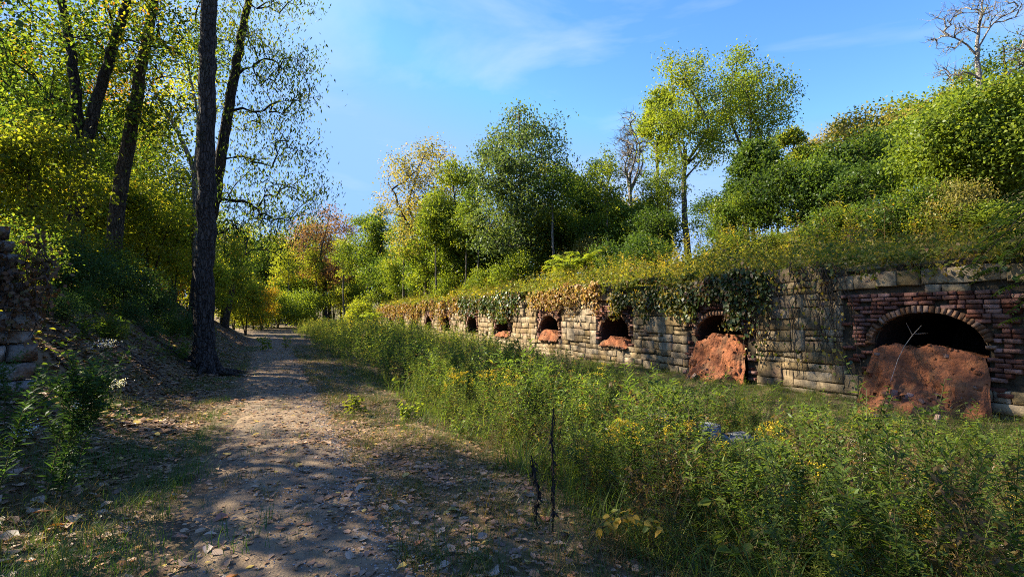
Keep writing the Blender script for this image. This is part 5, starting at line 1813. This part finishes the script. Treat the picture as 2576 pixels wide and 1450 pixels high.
tag(g.build('verge_grass', L['grass']), 'short green and straw grass along both edges of the path', 'grass', kind='stuff')

pb = []
for k in range(4):
    V = np.array([(1, 0, 0), (-1, 0, 0), (0, 1, 0), (0, -1, 0), (0, 0, .6), (0, 0, -.5)], float) * rng.uniform(.6, 1.1, (6, 3)) + rng.normal(size=(6, 3)) * .12
    F = np.array([[0, 2, 4], [2, 1, 4], [1, 3, 4], [3, 0, 4], [2, 0, 5], [1, 2, 5], [3, 1, 5], [0, 3, 5]])
    g_ = Geo(); g_.add(V, F); pb.append(g_.arrays())
n = 5200
s_ = 1.0 + 9 * rng.random(n) ** 1.6; t_ = rng.normal(size=n) * .35 + .35
t_ = np.where(rng.random(n) < .5, .75 + rng.normal(size=n) * .14, t_)
x_, y_ = ST(s_, t_)
g = Geo()
scatter(g, pb, x_, y_, surf_z(s_, t_) + .003, rng.random(n) * 6.28, rng.uniform(.004, .013, n), rng.integers(0, 4, n), rng.normal(size=n) * .1)
tag(g.build('gravel', M['pebble']), 'loose grey gravel on the near part of the path', 'gravel', kind='stuff')

# ivy leaves, ground plants and twigs on the left bank
g = Geo()
n = 15000
s_ = 1 + 28 * rng.random(n) ** 1.4; t_ = -2.3 - 6 * rng.random(n)
pn = smooth_noise(s_, t_, 1.4, 21) + .5 * smooth_noise(s_, t_, 3.1, 5)
keep = pn > -.05
s_, t_ = s_[keep], t_[keep]; n = len(s_)
x_, y_ = ST(s_, t_)
C = np.stack([x_, y_, H_low(s_, t_) + .03 + .30 * rng.random(n) ** 1.5], 1)
Dr = rand_dirs(n); Dr[:, 2] *= .4
V, F = leaf_fold(C, Dr, np.array((0, 0, 1.0)) + rng.normal(size=(n, 3)) * .4, rng.uniform(.05, .11, n), rng.uniform(.035, .07, n), .15, .2)
g.add(V, F, np.repeat(rng.random(n), 2))
tag(g.build('bank_ground_cover', L['green']), 'low dark green leaves covering parts of the left bank', 'ground cover', kind='stuff')

# dead ivy on the ruined pier
g = Geo(); gs = Geo()
for k in range(130):
    q = rng.uniform(-2.4, -.1); z = rng.uniform(1.9, 2.8)
    p = pier_end + RA * q - RNv * .12
    pts = [np.array((p.x, p.y, z))]
    for _ in range(7):
        pts.append(pts[-1] + np.array((rng.normal() * .04, rng.normal() * .04, -rng.uniform(.03, .13))))
    pts = np.array(pts)
    V, F = tube(pts, .006, 3); gs.add(V, F)
    m_ = 26
    P = on_line(pts, rng.random(m_)) + rng.normal(size=(m_, 3)) * .06
    V, F = leaf_quads(P, rand_dirs(m_) - np.array((0, 0, .5)), unit(np.array((.3, -.9, .3)) + rng.normal(size=(m_, 3)) * .5), .07, .05)
    g.add(V, F, rng.random(m_))
e = empty('dead_ivy', (pier_end.x, pier_end.y, .6), 'dead brown ivy hanging over the ruined wall end', 'ivy')
inv = Vector(e.location)
for gg, nm, mt in ((gs, 'stems', M['vine_stem']), (g, 'leaves', leaf_mat('dead_ivy_leaves', [(0, (0.05, 0.03, 0.018)), (.6, (0.12, 0.065, 0.035)), (1, (0.06, 0.06, 0.02))], .2))):
    o = gg.build(nm, mt, e)
    o.data.transform(Matrix.Translation(-inv))


# ------------------------------------------------------------------ single plants and small things
def plant_thing(name, parts, loc, label, cat, mats, sc=1.0, group=None, names=('stem', 'leaves', 'flower_head')):
    e = empty(name, loc, label, cat, group, rng.random() * 6.28)
    e.scale = (sc,) * 3
    for p, nm, mt in zip(parts, names, mats):
        if p.n:
            o = p.build(nm, mt, e)
            if nm == 'flower_head':
                tag(o, kind='stuff')
    return e


def at(u, v, z=None):
    """ground point seen at pixel (u, v)"""
    Y = 3.0
    for _ in range(400):
        p = px(u, v, Y)
        if p[2] <= ground_z(p[0], p[1]):
            break
        Y += .05
    p[2] = ground_z(p[0], p[1])
    return p


def merge_plants(fn, k, spread):
    gs = [Geo(), Geo(), Geo()]
    for _ in range(k):
        off = np.array((rng.normal() * spread, rng.normal() * spread, 0))
        for q, p in enumerate(fn()):
            if p.n:
                V, F4, F3, T, M_ = p.arrays()
                gs[q].merge((V + off, F4, F3, T, np.zeros(len(T), int)))
    return gs


# black dead stalks
for u, v, h, lb in [(1390, 1345, .92, 'tall black withered stalk with drooping shrivelled leaves by the path edge'), (1352, 1330, .55, 'shorter black withered stalk beside the tall black one')]:
    gs, gl = Geo(), Geo()
    line = np.array([(0, 0, -.03), (.02, 0, h * .25), (-.015, .01, h * .5), (.02, -.01, h * .75), (.05, 0, h)])
    V, F = tube(resample(np.c_[line, [.009, .008, .007, .005, .002]], .05)[:, :3], .006, 6, .3); gs.add(V, F)
    for k in range(7):
        b0 = on_line(line, np.array([rng.uniform(.3, .95)]))[0]
        d = rand_dirs(1)[0] * np.array((1, 1, .3)) * rng.uniform(.05, .13)
        V, F = tube([b0, b0 + d + np.array((0, 0, .03)), b0 + d * 1.4 - np.array((0, 0, .06))], [.003, .002, .001], 4); gs.add(V, F)
    m_ = 70
    f = rng.beta(1.6, 1.4, m_) * .85 + .12
    P = on_line(line, f) + rng.normal(size=(m_, 3)) * .006
    D = rand_dirs(m_) * .45 + np.array((0, 0, -1))
    V, F = leaf_fold(P, D, rand_dirs(m_), rng.uniform(.02, .075, m_), rng.uniform(.006, .016, m_), .5, .35); gl.add(V, F)
    plant_thing('withered_stalk', (gs, gl), at(u, v), lb, 'dead plant', (M['dead_black'], M['dead_black']))
# yellow leaved sapling
gs, gl = Geo(), Geo()
for k in range(5):
    az = rng.uniform(-.6, 1.0)
    line = np.array([(0, 0, 0), (.1 * math.cos(az), .1 * math.sin(az), .16), (.28 * math.cos(az), .28 * math.sin(az), .26), (.46 * math.cos(az), .46 * math.sin(az), .22)]) * rng.uniform(.8, 1.2)
    V, F = tube(line, [.004, .003, .002, .001], 4); gs.add(V, F, .2)
    m_ = 12
    P = on_line(line, np.linspace(.3, 1, m_))
    D = rand_dirs(m_); D[:, 2] = -abs(D[:, 2]) * .5
    V, F = leaf_fold(P, D, np.array((0, -.3, 1.0)) + rng.normal(size=(m_, 3)) * .4, rng.uniform(.045, .075, m_), .04, .15, .2); gl.add(V, F, np.repeat(rng.random(m_), 2))
e = plant_thing('yellow_sapling', (gs, gl), at(1480, 1385), 'low sapling with yellow and orange leaves right of the black stalks', 'sapling', (L['stem'], L['sapyellow']))
e.rotation_euler = (0, 0, -.2)
# bright green leafy plants by the path
for u, v, sc, lb in [(905, 1050, .45, 'small bright green leafy plant beside the path'), (1010, 1060, .42, 'low green leafy clump right of the bright plant by the path'), (690, 800 + 25, .9, 'leafy green plant at the far path edge')]:
    plant_thing('leafy_plant', merge_plants(lambda: broadleaf(.7, 30, .13, .08, .7), 4, .22), at(u, v), lb, 'plant', (L['stem'], L['bright'], L['flower']), sc * 1.3)
# goldenrods standing out in the field
for u, v, h, lb in [(1250, 1130, 1.0, 'flowering goldenrod clump with yellow plumes in the middle of the field'), (1160, 1085, .9, 'small goldenrod clump left of the middle of the field'),
                    (1690, 1290, .85, 'bright yellow goldenrod plume in front of the grey stones'), (1950, 1260, .8, 'goldenrod clump below the second arch'),
                    (2290, 1330, .5, 'goldenrod clump in the lower right corner'), (1575, 1300, .8, 'leaning goldenrod right of the tall black stalk')]:
    p = at(u, v)
    plant_thing('goldenrod_clump', merge_plants(lambda: goldenrod(1, 50, True, .09, .014, .65), 6, .14), p, lb, 'goldenrod', (L['stem'], L['weed'], L['flower']), h)
# white asters on the left bank
for u, v, sc, lb in [(262, 915, .55, 'white aster cluster on the left bank, the upper one'), (285, 1010, .45, 'white aster cluster lower on the left bank'), (205, 1065, .4, 'small white aster patch near the green mugwort'), (60, 1150, .4, 'white flower patch at the left edge')]:
    def aster():
        st, lf, fl = goldenrod(.7, 24, False, .07, .014, .4, branches=3)
        V = st.arrays()[0]
        m_ = 26
        P = np.array((0, 0, .62)) + rng.normal(size=(m_, 3)) * np.array((.09, .09, .07))
        a, b = leaf_quads(P, rand_dirs(m_), unit(rand_dirs(m_) + np.array((0, -.4, .8))), .042, .036)
        fl.add(a, b, rng.random(m_))
        return st, lf, fl
    plant_thing('white_aster', merge_plants(aster, 6, .12), at(u, v), lb, 'aster', (L['stem'], L['dark'], L['white']), sc)
# tall mugwort at the near left
gs = merge_plants(lambda: goldenrod(1.0, 120, False, .085, .018, .45, branches=6), 7, .10)
e = plant_thing('mugwort', gs, at(110, 1290), 'tall dark green feathery mugwort leaning at the near left', 'plant', (L['stem'], leaf_mat('mugwort_leaves', [(0, (.02, .05, .018)), (.6, (.045, .095, .025)), (1, (.09, .14, .03))], .45), L['flower']), 1.15)
e.rotation_euler = (.05, .16, .4)
gs = merge_plants(lambda: goldenrod(.8, 80, False, .07, .016, .45, branches=4), 5, .14)
plant_thing('mugwort', gs, at(30, 1130), 'bushy dark green weed below the ruined wall at the left edge', 'plant', (L['stem'], L['dark'], L['flower']), 1.0)
for u, v, lb in [(225, 855, 'dark green fern like clump on the bank below the dark bush'), (320, 800, 'light green leafy clump on the bank left of the dark trunk'), (440, 905, 'low leafy clump at the left foot of the dark trunk')]:
    plant_thing('ground_plant', merge_plants(lambda: broadleaf(.6, 36, .12, .05, .5), 6, .3), at(u, v), lb, 'plant', (L['stem'], L['deep'] if u != 320 else L['bright'], L['flower']), .8)

# grey stone blocks half hidden in the field
for k, (u, v, wd, ht, lb) in enumerate([(1800, 1075, .42, .30, 'grey squared stone block second from the left in the weeds'), (1880, 1105, .55, .26, 'long flat grey stone in the weeds below the second arch'),
                                        (1955, 1120, .40, .24, 'small grey stone at the right end of the stones in the weeds'), (1690, 1050, .30, .28, 'upright grey stone left of the other stones in the weeds')]):
    V, F = block_mesh('b', None, 400 + k, 4, 3, .2)
    V = V * np.array((wd, .35, ht))
    p = px(u, v, 6.7)
    o = mesh_obj('stone_block', V, F, M['slab'], loc=(p[0], p[1], p[2] - ht * .45))
    o.rotation_euler = (rng.normal() * .08, rng.normal() * .08, R(115) - math.pi / 2 + rng.normal() * .15)
    tag(o, lb, 'stone')
# standing weeds that hide their feet are part of the thicket; pale twig in the nearest mouth
gt = Geo()
a, b = px(2275, 870, 9.1), px(2318, 818, 9.0)
V, F = tube([a, (a + b) / 2 + np.array((.0, 0, .02)), b], [.008, .006, .003], 5); gt.add(V, F)
V, F = tube([(a + b) / 2, px(2280, 812, 9.0)], [.008, .003], 4); gt.add(V, F)
V, F = tube([(a * .4 + b * .6), px(2335, 838, 9.0)], [.006, .002], 4); gt.add(V, F)
V, F = tube([a, px(2258, 905, 9.0), px(2240, 960, 8.6)], [.007, .006, .004], 4); gt.add(V, F)
tag(gt.build('dead_twig', M['twig_pale'], smooth=True), 'thin pale dead twig sticking out of the sand in the nearest arch', 'twig')
# leaning snag by the far path
hero('broken_trunk', 30, [[(566, 825, 20), (572, 770, 19), (582, 700, 17)]], [], 'grey broken trunk stump leaning right beside the path beyond the dark trunk', L['straw'], M['bark_pale'], clump=0) if False else None
p = np.array((px(566, 800, 33)[0], 33.0, 0)); p[2] = ground_z(p[0], p[1])
gt = Geo()
V, F = tube([(0, 0, -.1), (.1, 0, .9), (.35, .0, 2.2), (.5, 0, 3.0)], [.24, .20, .17, .12], 10, .12); gt.add(V, F)
tag(gt.build('broken_trunk', M['bark_mid'], smooth=True, loc=p), 'grey broken trunk leaning right beside the path beyond the dark trunk', 'dead tree')
for k, (u, v, lb) in enumerate([(340, 905, 'dead branch lying on the leaf covered bank left of the dark trunk'), (230, 985, 'thin fallen stick on the bank below the white asters'), (400, 960, 'grey fallen stick on the bank near the foot of the dark trunk')]):
    p = at(u, v)
    q = []
    az = rng.uniform(-.5, .5)
    for f in np.linspace(-.6, .6, 6):
        x_, y_ = p[0] + f * math.cos(az), p[1] + f * math.sin(az)
        q.append((x_ - p[0], y_ - p[1], ground_z(x_, y_) + .04 - p[2] + rng.random() * .04))
    gt = Geo()
    V, F = tube(q, np.linspace(.022, .008, 6), 6, .3); gt.add(V, F)
    V, F = tube([q[3], np.array(q[3]) + np.array((.1, .2, .12)), np.array(q[3]) + np.array((.2, .42, .1))], [.010, .008, .003], 4); gt.add(V, F)
    tag(gt.build('fallen_stick', M['bark_mid'], loc=p), lb, 'stick')
# tangles of bare brambles in the thicket and a dead branch at the right
for k, (u, v, Y, rad, n_, mt, lb) in enumerate([(2180, 1120, 5.6, .45, 46, 'twig_pale', 'tangle of pale bare brambles in the weeds below the nearest arch'), (1340, 1060, 7.0, .5, 60, 'vine_stem', 'grey brown tangle of bare brambles in the thicket behind the black stalks'),
                                               (2480, 1180, 4.6, .4, 36, 'vine_stem', 'dark bramble tangle at the lower right edge')]):
    c = px(u, v, Y)
    gz = ground_z(c[0], c[1])
    gt = Geo()
    for q in range(n_):
        a0 = rng.normal(size=2) * rad * .6
        az = rng.random() * 6.28
        ln_ = rng.uniform(.4, 1.0) * rad * 1.8
        hh = (c[2] - gz) * rng.uniform(.7, 1.15)
        f = np.linspace(0, 1, 8)
        P = np.stack([a0[0] + np.cos(az) * ln_ * (f - .3), a0[1] + np.sin(az) * ln_ * (f - .3), hh * np.sin(np.clip(f * 2.3, 0, 3.0)) ** .8], 1) + rng.normal(size=(8, 3)) * .025
        V, F = tube(P, np.linspace(.0045, .0015, 8), 3); gt.add(V, F)
    tag(gt.build('bramble_tangle', M[mt], loc=(c[0], c[1], gz)), lb, 'bramble')
gt = Geo()
P = np.array([px(2330, 1245, 4.4), px(2420, 1300, 4.2), px(2500, 1345, 4.0), px(2560, 1420, 3.7)])
V, F = tube(resample(np.c_[P, [.010, .016, .022, .028]], .08)[:, :3], .018, 6, .4); gt.add(V, F)
V, F = tube([P[1], px(2400, 1240, 4.3)], [.008, .003], 4); gt.add(V, F)
V, F = tube([P[2], px(2560, 1330, 4.1)], [.008, .003], 4); gt.add(V, F)
tag(gt.build('dead_branch', M['twig_pale']), 'pale dead branch lying through the weeds in the lower right corner', 'branch')
# bent dry grass seedheads by the nearest sand
for k, (u, v, lb) in enumerate([(2240, 1010, 'arching foxtail grass tuft at the foot of the nearest sand slope, left one'), (2310, 1015, 'arching foxtail grass tuft at the foot of the nearest sand slope, middle one'), (2390, 1070, 'arching foxtail grass tuft at the foot of the nearest sand slope, right one')]):
    p = px(u, v, 7.9)
    t_ = tuft(16, .62, .010, .6, .25, .07, .1, .5, 2.0)
    o = t_.build('foxtail_grass', L['grass'], loc=(p[0], p[1], ground_z(p[0], p[1])))
    tag(o, lb, 'grass tuft')
# arching grass tufts in the near verge
for k, (u, v, lb) in enumerate([(1060, 1400, 'green arching grass tuft at the lower middle of the verge'), (1420, 1420, 'straw and green arching grass tuft below the black stalks'), (1560, 1400, 'straw coloured grass tuft right of the yellow sapling'),
                                (1200, 1440, 'green grass tuft at the bottom edge of the verge'), (1240, 1290, 'fine brown grass tuft left of the black stalks')]):
    p = at(u, v)
    o = tuft(60, .42, .006, (.75 if k in (0, 3) else .25), .22, .09, .2, 1.0, 1.6).build('grass_tuft', L['grass'], loc=p)
    tag(o, lb, 'grass tuft')
print('TRIS', sum(len(m_.loops) - 2 * len(m_.polygons) for m_ in bpy.data.meshes), 'OBJ', len(bpy.data.objects))
